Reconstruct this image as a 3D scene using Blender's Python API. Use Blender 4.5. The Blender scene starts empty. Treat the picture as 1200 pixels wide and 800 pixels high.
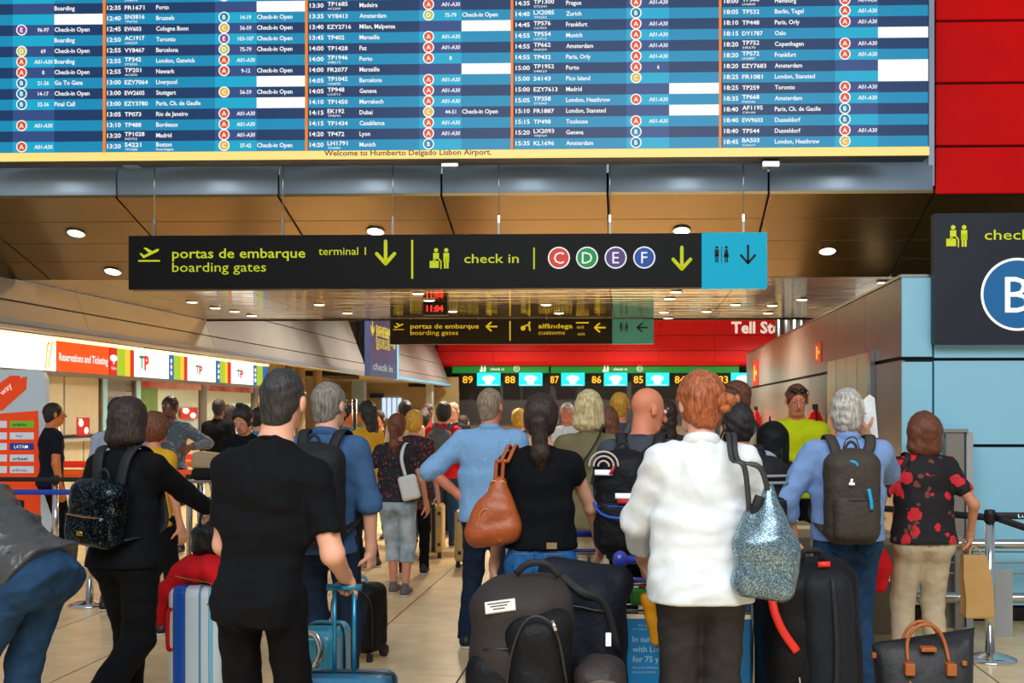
import bpy, bmesh, math, random
import numpy as np
from mathutils import Matrix, Vector
S = bpy.context.scene
C = S.collection
R = math.radians
# ---------------------------------------------------------------- camera, world, exposure
YAW = R(1.7); FPX = 1300.0; CX = 701.4; CY = 482.0; EYE = 1.62
cam = bpy.data.objects.new('camera', bpy.data.cameras.new('camera')); C.objects.link(cam)
cam.location = (0, 0, EYE); cam.rotation_euler = (R(90), 0, YAW)
cam.data.sensor_width = 36; cam.data.lens = FPX / 1200 * 36
cam.data.shift_x = -(CX - 600) / 1200; cam.data.shift_y = (CY - 400) / 1200
cam.data.clip_end = 200; cam.data.clip_start = 0.05
cam.data.dof.use_dof = True; cam.data.dof.focus_distance = 9.0; cam.data.dof.aperture_fstop = 8
S.camera = cam
w = bpy.data.worlds.new('world'); S.world = w; w.use_nodes = True
w.node_tree.nodes['Background'].inputs[0].default_value = (0.80, 0.90, 1.0, 1)
w.node_tree.nodes['Background'].inputs[1].default_value = 0.40
S.view_settings.view_transform = 'Standard'; S.view_settings.look = 'None'
S.view_settings.exposure = 0.0; S.view_settings.gamma = 1.0
S.view_settings.use_curve_mapping = False
S.cycles.max_bounces = 6; S.cycles.diffuse_bounces = 3; S.cycles.glossy_bounces = 3

def lamp(kind, loc, power, color, size=.3, rot=(0, 0, 0), size_y=None, spot=None, name='interior_spot_light'):
    l = bpy.data.lights.new(name, kind); l.energy = power; l.color = color
    if kind == 'AREA':
        l.size = size
        if size_y: l.shape = 'RECTANGLE'; l.size_y = size_y
    else: l.shadow_soft_size = size
    if kind == 'SPOT': l.spot_size = R(spot or 120); l.spot_blend = .6
    o = bpy.data.objects.new(name, l); C.objects.link(o); o.location = loc; o.rotation_euler = rot
    return o
WARM = (1.0, .90, .74)
# the tall hall above the viewer: daylight from an added area lamp; inside: rows of warm spots
lamp('AREA', (0, -2.0, 6.6), 1000, (.93, .97, 1.0), 9, (R(22), 0, 0), 5, name='hall_fill_light')  # added lamp, lowered and tilted to light the fascia and people's backs
for yy in (14.3, 17.6):
    for xx in (-5.4, -2.2, 1.0):
        lamp('SPOT', (xx, yy, 3.12), 420 if xx > -5 else 240, WARM, .12, (0, 0, 0), spot=150)
for yy in (23, 29, 35, 41):
    for xx in (-9.2, -4.8, 0, 5):
        lamp('SPOT', (xx, yy, 5.2 if xx > -7 else 3.2), 900 if xx > -7 else 520, WARM, .2, (0, 0, 0), spot=150)  # unseen spots added to light the far area

# ---------------------------------------------------------------- picture helpers: a ray of the camera met with a plane of the place
_cy, _sy = math.cos(YAW), math.sin(YAW)
def ray(px, py):
    x, z = (px - CX) / FPX, (CY - py) / FPX
    return (x * _cy - _sy, x * _sy + _cy, z)
def W(px, py, Y):
    d = ray(px, py); t = Y / d[1]; return Vector((d[0] * t, Y, EYE + d[2] * t))
def WX(px, py, X):
    d = ray(px, py); t = X / d[0]; return Vector((X, d[1] * t, EYE + d[2] * t))
def FL(px, py):
    d = ray(px, py); t = -EYE / d[2]; return Vector((d[0] * t, d[1] * t, 0))

# ---------------------------------------------------------------- materials
def lin(c):
    return tuple((x / 12.92 if x <= .04045 else ((x + .055) / 1.055) ** 2.4) for x in [v / 255 for v in c])
MATS = {}
def mat(name, col, rough=.6, metal=0, emit=0, noise=0, scale=8, bump=0, bscale=60, stretch=(1, 1, 1), spec=.5, coat=0, col2=None, alpha=1, sheen=0):
    if name in MATS: return MATS[name]
    m = bpy.data.materials.new(name); m.use_nodes = True; nt = m.node_tree; b = nt.nodes['Principled BSDF']
    c = lin(col) + (1,)
    b.inputs['Base Color'].default_value = c; b.inputs['Roughness'].default_value = rough
    b.inputs['Metallic'].default_value = metal; b.inputs['Specular IOR Level'].default_value = spec
    b.inputs['Coat Weight'].default_value = coat
    if sheen: b.inputs['Sheen Weight'].default_value = sheen
    if emit and name[:4] in ('led_', 'gate', 'band'): b.inputs['Base Color'].default_value = (.004, .004, .004, 1)
    if emit: b.inputs['Emission Color'].default_value = c; b.inputs['Emission Strength'].default_value = emit
    if alpha < 1: b.inputs['Alpha'].default_value = alpha
    if noise or bump or col2:
        tc = nt.nodes.new('ShaderNodeTexCoord'); mp = nt.nodes.new('ShaderNodeMapping')
        mp.inputs['Scale'].default_value = stretch; nt.links.new(tc.outputs['Object'], mp.inputs[0])
        if noise or col2:
            n = nt.nodes.new('ShaderNodeTexNoise'); n.inputs['Scale'].default_value = scale; n.inputs['Detail'].default_value = 4
            nt.links.new(mp.outputs[0], n.inputs['Vector'])
            r = nt.nodes.new('ShaderNodeValToRGB')
            r.color_ramp.elements[0].position = .35; r.color_ramp.elements[1].position = .65
            if col2: a2, b2 = c[:3], lin(col2)
            else: a2 = [v * (1 - noise) for v in c[:3]]; b2 = [min(1, v * (1 + noise)) for v in c[:3]]
            r.color_ramp.elements[0].color = (*a2, 1); r.color_ramp.elements[1].color = (*b2, 1)
            nt.links.new(n.outputs[0], r.inputs[0]); nt.links.new(r.outputs[0], b.inputs['Base Color'])
            if emit: nt.links.new(r.outputs[0], b.inputs['Emission Color'])
        if bump:
            n2 = nt.nodes.new('ShaderNodeTexNoise'); n2.inputs['Scale'].default_value = bscale; n2.inputs['Detail'].default_value = 3
            nt.links.new(mp.outputs[0], n2.inputs['Vector'])
            bp = nt.nodes.new('ShaderNodeBump'); bp.inputs['Strength'].default_value = bump; bp.inputs['Distance'].default_value = .02
            nt.links.new(n2.outputs[0], bp.inputs['Height']); nt.links.new(bp.outputs[0], b.inputs['Normal'])
    MATS[name] = m; return m
def patmat(name, base, spots, scale=14, size=.32, rough=.8, second=None, smooth=False):
    """cloth printed with blobs (voronoi cells) in one or two colours"""
    m = bpy.data.materials.new(name); m.use_nodes = True; nt = m.node_tree; b = nt.nodes['Principled BSDF']; b.inputs['Roughness'].default_value = rough
    tc = nt.nodes.new('ShaderNodeTexCoord'); nz = nt.nodes.new('ShaderNodeTexNoise'); nz.inputs['Scale'].default_value = scale * 2
    ad = nt.nodes.new('ShaderNodeMixRGB'); ad.blend_type = 'ADD'; ad.inputs[0].default_value = .06
    nt.links.new(tc.outputs['Object'], nz.inputs['Vector']); nt.links.new(tc.outputs['Object'], ad.inputs[1]); nt.links.new(nz.outputs['Color'], ad.inputs[2])
    prev = None
    for k, (col, sc, sz) in enumerate([(spots, scale, size)] + ([second] if second else [])):
        v = nt.nodes.new('ShaderNodeTexVoronoi'); v.inputs['Scale'].default_value = sc; nt.links.new(ad.outputs[0], v.inputs['Vector'])
        lt = nt.nodes.new('ShaderNodeMath'); lt.operation = 'LESS_THAN'; lt.inputs[1].default_value = sz; nt.links.new(v.outputs['Distance'], lt.inputs[0])
        mx = nt.nodes.new('ShaderNodeMixRGB'); nt.links.new(lt.outputs[0], mx.inputs[0])
        if prev is None: mx.inputs[1].default_value = (*lin(base), 1)
        else: nt.links.new(prev.outputs[0], mx.inputs[1])
        mx.inputs[2].default_value = (*lin(col), 1); prev = mx
    nt.links.new(prev.outputs[0], b.inputs['Base Color']); MATS[name] = m; return m
def sparkle(name, base, bright, scale=160, thr=.75, metal=.6):
    m = bpy.data.materials.new(name); m.use_nodes = True; nt = m.node_tree; b = nt.nodes['Principled BSDF']
    tc = nt.nodes.new('ShaderNodeTexCoord'); v = nt.nodes.new('ShaderNodeTexVoronoi'); v.inputs['Scale'].default_value = scale
    nt.links.new(tc.outputs['Object'], v.inputs['Vector'])
    r = nt.nodes.new('ShaderNodeValToRGB'); r.color_ramp.elements[0].color = (*lin(base), 1); r.color_ramp.elements[1].color = (*lin(bright), 1)  # brighter cells paint the sequins' glints into the colour
    r.color_ramp.elements[0].position = thr - .35; r.color_ramp.elements[1].position = thr
    sp = nt.nodes.new('ShaderNodeSeparateColor'); nt.links.new(v.outputs['Color'], sp.inputs[0]); nt.links.new(sp.outputs[0], r.inputs[0]); nt.links.new(r.outputs[0], b.inputs['Base Color'])
    bp = nt.nodes.new('ShaderNodeBump'); bp.inputs['Strength'].default_value = .9; bp.inputs['Distance'].default_value = .006
    nt.links.new(sp.outputs[1], bp.inputs['Height']); nt.links.new(bp.outputs[0], b.inputs['Normal'])
    b.inputs['Metallic'].default_value = metal; b.inputs['Roughness'].default_value = .28; MATS[name] = m; return m

# ---------------------------------------------------------------- objects
def tag(o, label, cat, group=None):
    o['label'] = label; o['category'] = cat
    if group: o['group'] = group
    return o
def thing(name, label, cat, loc=(0, 0, 0), rz=0, group=None):
    o = bpy.data.objects.new(name, None); C.objects.link(o); o.location = loc; o.rotation_euler = (0, 0, rz); o.empty_display_size = .1
    return tag(o, label, cat, group)
def link(name, me, m, parent=None, smooth=False, label=None, struct=False):
    if m is not None and not me.materials:
        for x in (m if isinstance(m, (list, tuple)) else [m]): me.materials.append(x)
    o = bpy.data.objects.new(name, me); C.objects.link(o)
    if parent is not None: o.parent = parent
    if smooth: me.polygons.foreach_set('use_smooth', [True] * len(me.polygons))
    if label: o['label'] = label
    if struct: o['kind'] = 'structure'
    return o
def pymesh(name, v, f, m, parent=None, smooth=False, **k):
    me = bpy.data.meshes.new(name); me.from_pydata([tuple(p) for p in v], [], f); me.update()
    return link(name, me, m, parent, smooth, **k)
def box(name, lo, hi, m, parent=None, bev=0, **k):
    bm = bmesh.new(); bmesh.ops.create_cube(bm, size=1)
    lo, hi = Vector(lo), Vector(hi)
    for v in bm.verts: v.co = Vector(((v.co[i] + .5) * (hi[i] - lo[i]) + lo[i]) for i in range(3))
    if bev: bmesh.ops.bevel(bm, geom=bm.edges[:], offset=bev, segments=2, affect='EDGES', profile=.6)
    me = bpy.data.meshes.new(name); bm.to_mesh(me); bm.free()
    return link(name, me, m, parent, **k)
def cbox(name, c, s, m, parent=None, bev=0, **k):
    return box(name, [c[i] - s[i] / 2 for i in range(3)], [c[i] + s[i] / 2 for i in range(3)], m, parent, bev, **k)
def smoothpts(pts, n=5):
    P = [np.array(p, float) for p in pts]
    if len(P) < 3: return P
    P = [2 * P[0] - P[1]] + P + [2 * P[-1] - P[-2]]; out = []
    for i in range(1, len(P) - 2):
        a, b, c, d = P[i - 1:i + 3]
        for t in np.linspace(0, 1, n, endpoint=False):
            out.append(.5 * ((2 * b) + (c - a) * t + (2 * a - 5 * b + 4 * c - d) * t * t + (3 * b - a - 3 * c + d) * t ** 3))
    out.append(P[-2]); return out
def sweep(name, pts, a, b, m, parent=None, up=(0, 1, 0), n=8, sm=True, side=None, **k):
    """tube of elliptical section: half-width a across, half-thickness b along 'up'"""
    P = smoothpts(pts) if sm else [np.array(p, float) for p in pts]
    V, F = [], []
    for i, p in enumerate(P):
        t = P[min(i + 1, len(P) - 1)] - P[max(i - 1, 0)]; t = t / (np.linalg.norm(t) + 1e-9)
        u = np.array(up, float) if side is None else np.cross(t, np.array(side, float)); u = u - t * u.dot(t)
        if np.linalg.norm(u) < 1e-3: u = np.array((1., 0, 0)) - t * t[0]
        u /= np.linalg.norm(u); s = np.cross(t, u)
        for j in range(n):
            q = 2 * math.pi * j / n; V.append(p + s * a * math.cos(q) + u * b * math.sin(q))
    for i in range(len(P) - 1):
        for j in range(n):
            F.append((i * n + j, i * n + (j + 1) % n, (i + 1) * n + (j + 1) % n, (i + 1) * n + j))
    F.append(tuple(range(n))[::-1]); F.append(tuple((len(P) - 1) * n + j for j in range(n)))
    o = pymesh(name, V, F, m, parent, True, **k); return o
def tube(name, pts, r, m, parent=None, n=8, sm=True, **k): return sweep(name, pts, r, r, m, parent, n=n, sm=sm, **k)
def lathe(name, prof, c, m, parent=None, n=24, caps=True, **k):
    V, F = [], []
    for r, z in prof:
        for j in range(n):
            q = 2 * math.pi * j / n; V.append((c[0] + r * math.cos(q), c[1] + r * math.sin(q), c[2] + z))
    for i in range(len(prof) - 1):
        for j in range(n): F.append((i * n + j, i * n + (j + 1) % n, (i + 1) * n + (j + 1) % n, (i + 1) * n + j))
    if caps: F.append(tuple(range(n))[::-1]); F.append(tuple((len(prof) - 1) * n + j for j in range(n)))
    return pymesh(name, V, F, m, parent, True, **k)
ORD = 'first second third fourth fifth sixth seventh eighth ninth tenth eleventh twelfth thirteenth fourteenth fifteenth sixteenth seventeenth eighteenth nineteenth twentieth last'.split()
def blob(name, c, r, m, parent=None, **k):
    bm = bmesh.new(); bmesh.ops.create_icosphere(bm, subdivisions=2, radius=1)
    for v in bm.verts: v.co = Vector((c[0] + v.co.x * r[0], c[1] + v.co.y * r[1], c[2] + v.co.z * r[2]))
    me = bpy.data.meshes.new(name); bm.to_mesh(me); bm.free(); return link(name, me, m, parent, True, **k)
def copy_tree(o, parent=None):
    c = o.copy(); C.objects.link(c)
    if parent is not None: c.parent = parent
    for ch in [x for x in o.children]: copy_tree(ch, c)
    return c
# flat print: lettering and pictograms in a plane (origin O, right U, up V)
_fc = {}
def glyphs(s, bold=0):
    key = (s, bold)
    if key not in _fc:
        cu = bpy.data.curves.new('lettering', 'FONT'); cu.body = s; cu.size = 1; cu.resolution_u = 2; cu.offset = bold
        ob = bpy.data.objects.new('lettering', cu); C.objects.link(ob)
        dg = bpy.context.evaluated_depsgraph_get(); me = bpy.data.meshes.new_from_object(ob.evaluated_get(dg))
        v = [tuple(x.co[:2]) for x in me.vertices]; f = [tuple(p.vertices) for p in me.polygons]
        bpy.data.objects.remove(ob); bpy.data.meshes.remove(me); _fc[key] = (v, f)
    return _fc[key]
class Print:
    def __init__(s, O, U=(1, 0, 0), V=(0, 0, 1), lift=.003):
        s.O, s.U, s.V = np.array(O, float), np.array(U, float), np.array(V, float); s.N = np.cross(s.U, s.V) * lift; s.v, s.f = [], []
    def add(s, pts, faces):
        b = len(s.v); s.v += [s.O + s.U * p[0] + s.V * p[1] + s.N for p in pts]; s.f += [tuple(i + b for i in q) for q in faces]
    def text(s, t, x, y, h, width=None, bold=0, center=False, slant=0, squeeze=1):
        """cap height about h; width squeezes the line to that length"""
        v, f = glyphs(t, bold)
        if not v: return
        x0, x1 = min(p[0] for p in v), max(p[0] for p in v); k = h / .70; kx = k * squeeze
        if width: kx = width / (x1 - x0)
        off = -(x0 + x1) / 2 * kx if center else -x0 * kx
        s.add([(x + off + p[0] * kx + slant * p[1] * k, y + p[1] * k) for p in v], f)
    def poly(s, pts): s.add(pts, [tuple(range(len(pts)))])
    def rect(s, x0, y0, x1, y1): s.poly([(x0, y0), (x1, y0), (x1, y1), (x0, y1)])
    def disc(s, x, y, r, r2=0, n=24, ry=None):
        ry = ry or r
        P = [(x + r * math.cos(2 * math.pi * i / n), y + ry * math.sin(2 * math.pi * i / n)) for i in range(n)]
        if not r2: s.poly(P)
        else:
            Q = [(x + r2 * math.cos(2 * math.pi * i / n), y + r2 * math.sin(2 * math.pi * i / n)) for i in range(n)]
            s.add(P + Q, [(i, (i + 1) % n, n + (i + 1) % n, n + i) for i in range(n)])
    def line(s, pts, w):
        for (x0, y0), (x1, y1) in zip(pts, pts[1:]):
            l = math.hypot(x1 - x0, y1 - y0) or 1; nx, ny = -(y1 - y0) / l * w / 2, (x1 - x0) / l * w / 2
            s.poly([(x0 - nx, y0 - ny), (x1 - nx, y1 - ny), (x1 + nx, y1 + ny), (x0 + nx, y0 + ny)])
            s.disc(x0, y0, w / 2, n=10); s.disc(x1, y1, w / 2, n=10)
    def arrow(s, x, y, h, d='down', w=None):
        w = w or h * .16; a = h / 2
        if d == 'down': P = [[(x, y + a), (x, y - a)], [(x - a * .8, y - a * .1), (x, y - a), (x + a * .8, y - a * .1)]]
        else: P = [[(x + a, y), (x - a, y)], [(x - a * .1, y - a * .8), (x - a, y), (x - a * .1, y + a * .8)]]
        for p in P: s.line(p, w)
    def plane_icon(s, x, y, k):
        s.line([(x - k, y - k * .62), (x + k, y - k * .62)], k * .16)
        s.poly([(x - k * .95, y + .1 * k), (x - k * .75, y + .12 * k), (x - k * .5, y - .08 * k), (x + k * .75, y + .52 * k), (x + k * .98, y + .5 * k), (x + k * .9, y + .3 * k), (x - k * .55, y - .38 * k)])
        s.poly([(x - k * .55, y + .62 * k), (x - k * .3, y + .66 * k), (x + k * .35, y + .3 * k), (x, y + .12 * k)])
    def checkin_icon(s, x, y, k):
        for cx in (-.35, .6): s.disc(x + cx * k, y + .8 * k, .2 * k, n=12)
        s.rect(x + .38 * k, y - .9 * k, x + .57 * k, y + .2 * k); s.rect(x + .63 * k, y - .9 * k, x + .82 * k, y + .2 * k); s.rect(x + .33 * k, y - .3 * k, x + .87 * k, y + .55 * k)
        s.rect(x - .62 * k, y - .02 * k, x - .08 * k, y + .55 * k); s.line([(x - .1 * k, y + .0 * k), (x + .1 * k, y - .25 * k), (x + .1 * k, y - .9 * k)], .12 * k)
        s.rect(x - .95 * k, y - .85 * k, x - .1 * k, y - .2 * k); s.disc(x - .52 * k, y - .2 * k, .16 * k, .08 * k, n=12)
    def wc_icon(s, x, y, k):
        for cx, fem in ((-.55, 0), (.55, 1)):
            s.disc(x + cx * k, y + .82 * k, .17 * k, n=12)
            if fem: s.poly([(x + (cx - .15) * k, y + .58 * k), (x + (cx + .15) * k, y + .58 * k), (x + (cx + .3) * k, y - .3 * k), (x + (cx - .3) * k, y - .3 * k)][::-1])
            else: s.rect(x + (cx - .24) * k, y - .2 * k, x + (cx + .24) * k, y + .58 * k)
            s.rect(x + (cx - .18) * k, y - .9 * k, x + (cx - .03) * k, y); s.rect(x + (cx + .03) * k, y - .9 * k, x + (cx + .18) * k, y)
        s.rect(x - .03 * k, y - .9 * k, x + .03 * k, y + .95 * k)
    def build(s, name, m, parent=None, **k):
        if s.f: return pymesh(name, s.v, s.f, m, parent, **k)
# ---------------------------------------------------------------- materials of the hall
def M(n): return MATS[n]
mat('floor_stone', (234, 203, 154), .26, noise=.10, scale=3.5, bump=.02, bscale=4, spec=.45)
mat('grout', (92, 72, 50), .8)
mat('bronze_soffit', (122, 98, 56), .30, .65, noise=.08, scale=.6, bump=.02, bscale=2)
mat('steel_fascia', (182, 202, 220), .38, .35, noise=.05, scale=1)
mat('red_panel', (250, 2, 1), .5, noise=.05, scale=1.2, spec=.15)
mat('red_bright', (225, 12, 14), .35)
mat('dark_joint', (24, 20, 17), .8)
mat('beige_panel', (158, 155, 153), .38, .15, noise=.05, scale=1)
mat('beige_wall', (192, 186, 158), .6, noise=.04)
mat('yellow_wall', (178, 156, 112), .6, noise=.06, scale=2)
mat('lip_blue', (150, 165, 190), .3, .4)
mat('sign_black', (16, 15, 14), .5, spec=.2)
mat('sign_slate', (36, 42, 52), .5, spec=.3)
mat('sign_teal', (0, 166, 200), .45, emit=.42, spec=.2)
mat('lime', (192, 200, 20), .6, emit=.42)
mat('lime_dim', (190, 180, 40), .6, emit=.35)
mat('white_print', (245, 245, 245), .6, emit=.4)
mat('black_print', (15, 15, 15), .6)
mat('blue_wall', (152, 214, 236), .35, noise=.03, scale=1)
mat('steel', (190, 190, 186), .22, 1)
mat('chrome', (215, 215, 215), .12, 1)
mat('steel_dull', (150, 145, 138), .4, .8)
mat('black_plastic', (22, 22, 24), .5)
mat('dark_wall', (62, 60, 62), .6, noise=.05)
mat('light_emit', (255, 236, 205), .5, emit=14)
mat('led_white', (255, 255, 255), .5, emit=1.0)
mat('led_navy', (6, 50, 96), .4, emit=1)
mat('led_cyan', (0, 138, 182), .4, emit=1)
mat('led_violet', (44, 72, 128), .4, emit=1)
mat('led_aqua', (0, 168, 204), .4, emit=1)
mat('led_yellow', (255, 224, 130), .4, emit=1.05)
mat('led_orange', (240, 130, 40), .4, emit=1.0)
mat('led_brown', (150, 75, 10), .4, emit=.6)
mat('gate_a', (232, 84, 30), .4, emit=.9); mat('gate_b', (0, 130, 165), .4, emit=.9); mat('gate_c', (235, 190, 60), .4, emit=.9)
mat('gate_d', (200, 205, 80), .4, emit=.9); mat('gate_e', (140, 70, 150), .4, emit=.9)
mat('glass_pane', (200, 214, 200), .08, spec=.6, noise=.03)
mat('mid_grey', (170, 172, 170), .5)
# slatted mirror ceiling
m = mat('mirror_ceiling', (240, 226, 196), .07, .93)
nt = m.node_tree; tc = nt.nodes.new('ShaderNodeTexCoord'); wv = nt.nodes.new('ShaderNodeTexNoise'); mpn = nt.nodes.new('ShaderNodeMapping'); mpn.inputs['Scale'].default_value = (.25, 3.2, 1)
wv.inputs['Scale'].default_value = 2.0; wv.inputs['Detail'].default_value = 3
bp = nt.nodes.new('ShaderNodeBump'); bp.inputs['Strength'].default_value = .5; bp.inputs['Distance'].default_value = .02
nt.links.new(tc.outputs['Object'], mpn.inputs[0]); nt.links.new(mpn.outputs[0], wv.inputs['Vector']); nt.links.new(wv.outputs[0], bp.inputs['Height']); nt.links.new(bp.outputs[0], nt.nodes['Principled BSDF'].inputs['Normal'])
m = mat('kiosk_bronze', (140, 128, 120), .28, .4, noise=.05, scale=1.5, bump=.03, bscale=1.2)

def empty_struct(name):
    o = bpy.data.objects.new(name, None); C.objects.link(o); o['kind'] = 'structure'; return o
# ---------------------------------------------------------------- floor: slab with stone tiles laid in the near zone, joints open
fl = box('floor', (-13, -10, -.20), (9, 46, -.004), M('floor_stone'), struct=True)
TX0, TY0, TS = -1.045 - .81 * 7, 5.15, .81
tile = None; ncol, nrow = 12, 13
for i in range(ncol):
    for j in range(nrow):
        if tile is None:
            tile = box('floor_tile', (.006, .0025, -.006), (TS - .006, TS - .0025, 0), M('floor_stone'), fl, bev=.0015); o = tile
        else: o = bpy.data.objects.new('floor_tile', tile.data); C.objects.link(o); o.parent = fl
        o.location = (TX0 + i * TS, TY0 + j * TS, 0)
x0, x1, y0, y1 = TX0, TX0 + ncol * TS, TY0, TY0 + nrow * TS
pymesh('grout_bed', [(x0, y0, -.0035), (x1, y0, -.0035), (x1, y1, -.0035), (x0, y1, -.0035)], [(0, 1, 2, 3)], M('grout'), fl)
for k, (a, b, c, d) in enumerate([(-13, -10, 9, y0), (-13, y1, 9, 46), (-13, y0, x0, y1), (x1, y0, 9, y1)]):
    pymesh('floor_field', [(a, b, 0), (c, b, 0), (c, d, 0), (a, d, 0)], [(0, 1, 2, 3)], M('floor_stone'), fl)

# ---------------------------------------------------------------- ceiling: fascia, sloped bronze soffit, mirror slats, high ceiling
YB = 11.3
ceil = empty_struct('ceiling')
zf = EYE + 254 / FPX * YB; SL = .32
px_j = [-245, -54, 136, 326, 517, 712, 901, 1095, 1290, 1480]
yj = [0, .51, 1.0, 1.45, 1.92]
def soff(px, t, g=0):
    # joints run square to the fascia
    x = W(px, 228, YB).x; return (x, YB + t, zf - SL * t)
for i in range(len(px_j) - 1):
    a, b = W(px_j[i], 228, YB).x + .012, W(px_j[i + 1], 228, YB).x - .012
    red = px_j[i] >= 1095
    for j in range(4):
        t0, t1 = yj[j] + .006, yj[j + 1] - .006
        pymesh('soffit_panel', [(a, YB + t0, zf - SL * t0), (b, YB + t0, zf - SL * t0), (b, YB + t1, zf - SL * t1), (a, YB + t1, zf - SL * t1),
                                (a, YB + t0, zf - SL * t0 + .03), (b, YB + t0, zf - SL * t0 + .03), (b, YB + t1, zf - SL * t1 + .03), (a, YB + t1, zf - SL * t1 + .03)],
               [(0, 3, 2, 1), (4, 5, 6, 7), (0, 1, 5, 4), (1, 2, 6, 5), (2, 3, 7, 6), (3, 0, 4, 7)], M('bronze_soffit'), ceil)
    # rounded lower edge of the fascia, one panel per bay
    prof = [(YB + .30, zf + .60), (YB + .16, zf + .42)]
    prof = [(YB + .22, zf + 1.0), (YB + .20, zf + .40)] + [(YB + .20 - .20 * math.sin(q) , zf + .20 + .20 * math.cos(q)) for q in np.linspace(0, math.pi / 2, 5)] + \
           [(YB + .02 * (1 - math.cos(q)) , zf + .20 - .20 * math.sin(q)) for q in np.linspace(.3, math.pi / 2, 4)]
    if not red:
        V = []; 
        for (yy, zz) in prof: V += [(a, yy, zz), (b, yy, zz)]
        for (yy, zz) in prof[::-1]: V += [(a, yy + .05, zz), (b, yy + .05, zz)]
        n = len(V) // 2; F = [(2 * q, 2 * q + 1, (2 * q + 3) % len(V), (2 * q + 2) % len(V)) for q in range(n)]
        F += [tuple(range(0, 2 * n, 2)), tuple(range(1, 2 * n, 2))[::-1]]
        pymesh('fascia_panel', V, F, M('steel_fascia'), ceil, True)
box('soffit_backing', (W(-260, 0, YB).x, YB + .12, zf + .05), (9, YB + 1.92, zf + .25), M('dark_joint'), ceil)
# mirror ceiling
YM0, ZM, YM1 = YB + 1.93, zf - SL * 1.92, 19.1
xs = [-7.45, -6.6] + [W(p, 325, YM0).x for p in (240, 400, 555, 712, 870, 1030, 1190)] + [6.8]
for i in range(len(xs) - 1):
    for j in range(3):
        t0, t1 = YM0 + (YM1 - YM0) * j / 3, YM0 + (YM1 - YM0) * (j + 1) / 3
        box('mirror_panel', (xs[i] + .005, t0 + .004, ZM), (xs[i + 1] - .005, t1 - .004, ZM + .03), M('mirror_ceiling'), ceil)
box('ceiling_edge', (-7.4, YM1, ZM - .02), (6.8, YM1 + .06, 5.6), M('dark_joint'), ceil)
box('upper_ceiling', (-13, YM1 + .06, 5.6), (9, 46, 5.7), M('dark_wall'), ceil)
box('recess_ceiling', (-13, 10.5, 2.74), (-7.42, 46, 2.80), M('yellow_wall'), ceil)
# downlights
def downlight(px, py, Y=None, z=None, r=.085, n=[0], lab=''):
    d = ray(px, py)
    if z is None:  # on the soffit slope
        t = (EYE - zf - SL * YB) / (-SL * d[1] - d[2]); 
    else: t = (z - EYE) / d[2]
    p = Vector((0, 0, EYE)) + Vector(d) * t
    o = thing('ceiling_light', lab, 'light', (p.x, p.y, p.z - .012), 0, 'ceiling downlights')
    if z is None: o.rotation_euler = (-math.atan(SL), 0, 0)
    lathe('trim_ring', [(r, .012), (r * 1.2, .0), (r * 1.2, -.006), (r, -.006)], (0, 0, 0), M('steel'), o, 20, caps=False)
    lathe('lamp_glass', [(r * .1, -.003), (r, -.003), (r, .010)], (0, 0, 0), M('light_emit'), o, 20)
for px, py, lab in [(89, 272, 'round downlight in bronze soffit above the far left of the long black sign'), (132, 317, 'round downlight beside the lower left corner of the long black sign'),
                    (440, 270, 'round downlight just above the long black sign left of its centre'), (799, 269, 'round downlight above the black sign near its turquoise end'), (970, 293, 'round downlight right of the turquoise sign end')]:
    downlight(px, py, lab=lab)
k = 0
LP_ = sorted([(225, 353), (252, 360), (275, 364), (295, 369), (374, 356), (407, 366), (490, 343), (503, 351), (530, 364), (640, 356), (655, 366), (785, 349), (792, 341), (778, 365), (783, 372), (828, 364), (862, 356), (900, 366), (905, 357), (940, 350), (1035, 330)])
for px, py in LP_:
    downlight(px, py, z=ZM, r=.075, lab='small round downlight in the mirror ceiling, %s from the left' % ORD[k]); k += 1

# ---------------------------------------------------------------- red wall of panels at upper right
rw = empty_struct('wall_right')
xr0, xr1 = W(1097, 200, YB).x, 9.0
zs = [W(1150, p, YB).z for p in (228, 171, 97, 24, -48, -120)]
for j in range(5):
    box('wall_panel', (xr0, YB + .0, zs[j] + .012), (4.05 + .75, YB + .3, zs[j + 1] - .012), M('red_panel'), rw, bev=.01)
    box('wall_panel', (4.05 + .77, YB + .0, zs[j] + .012), (xr1, YB + .3, zs[j + 1] - .012), M('red_panel'), rw, bev=.01)
box('panel_backing', (xr0 + .02, YB + .05, zs[0]), (xr1, YB + .28, zs[-1]), M('dark_joint'), rw)
box('corner_strip', (xr0 - .07, YB + .02, zs[0] + .1), (xr0 - .012, YB + .25, zs[-1]), M('steel_fascia'), rw)

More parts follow.
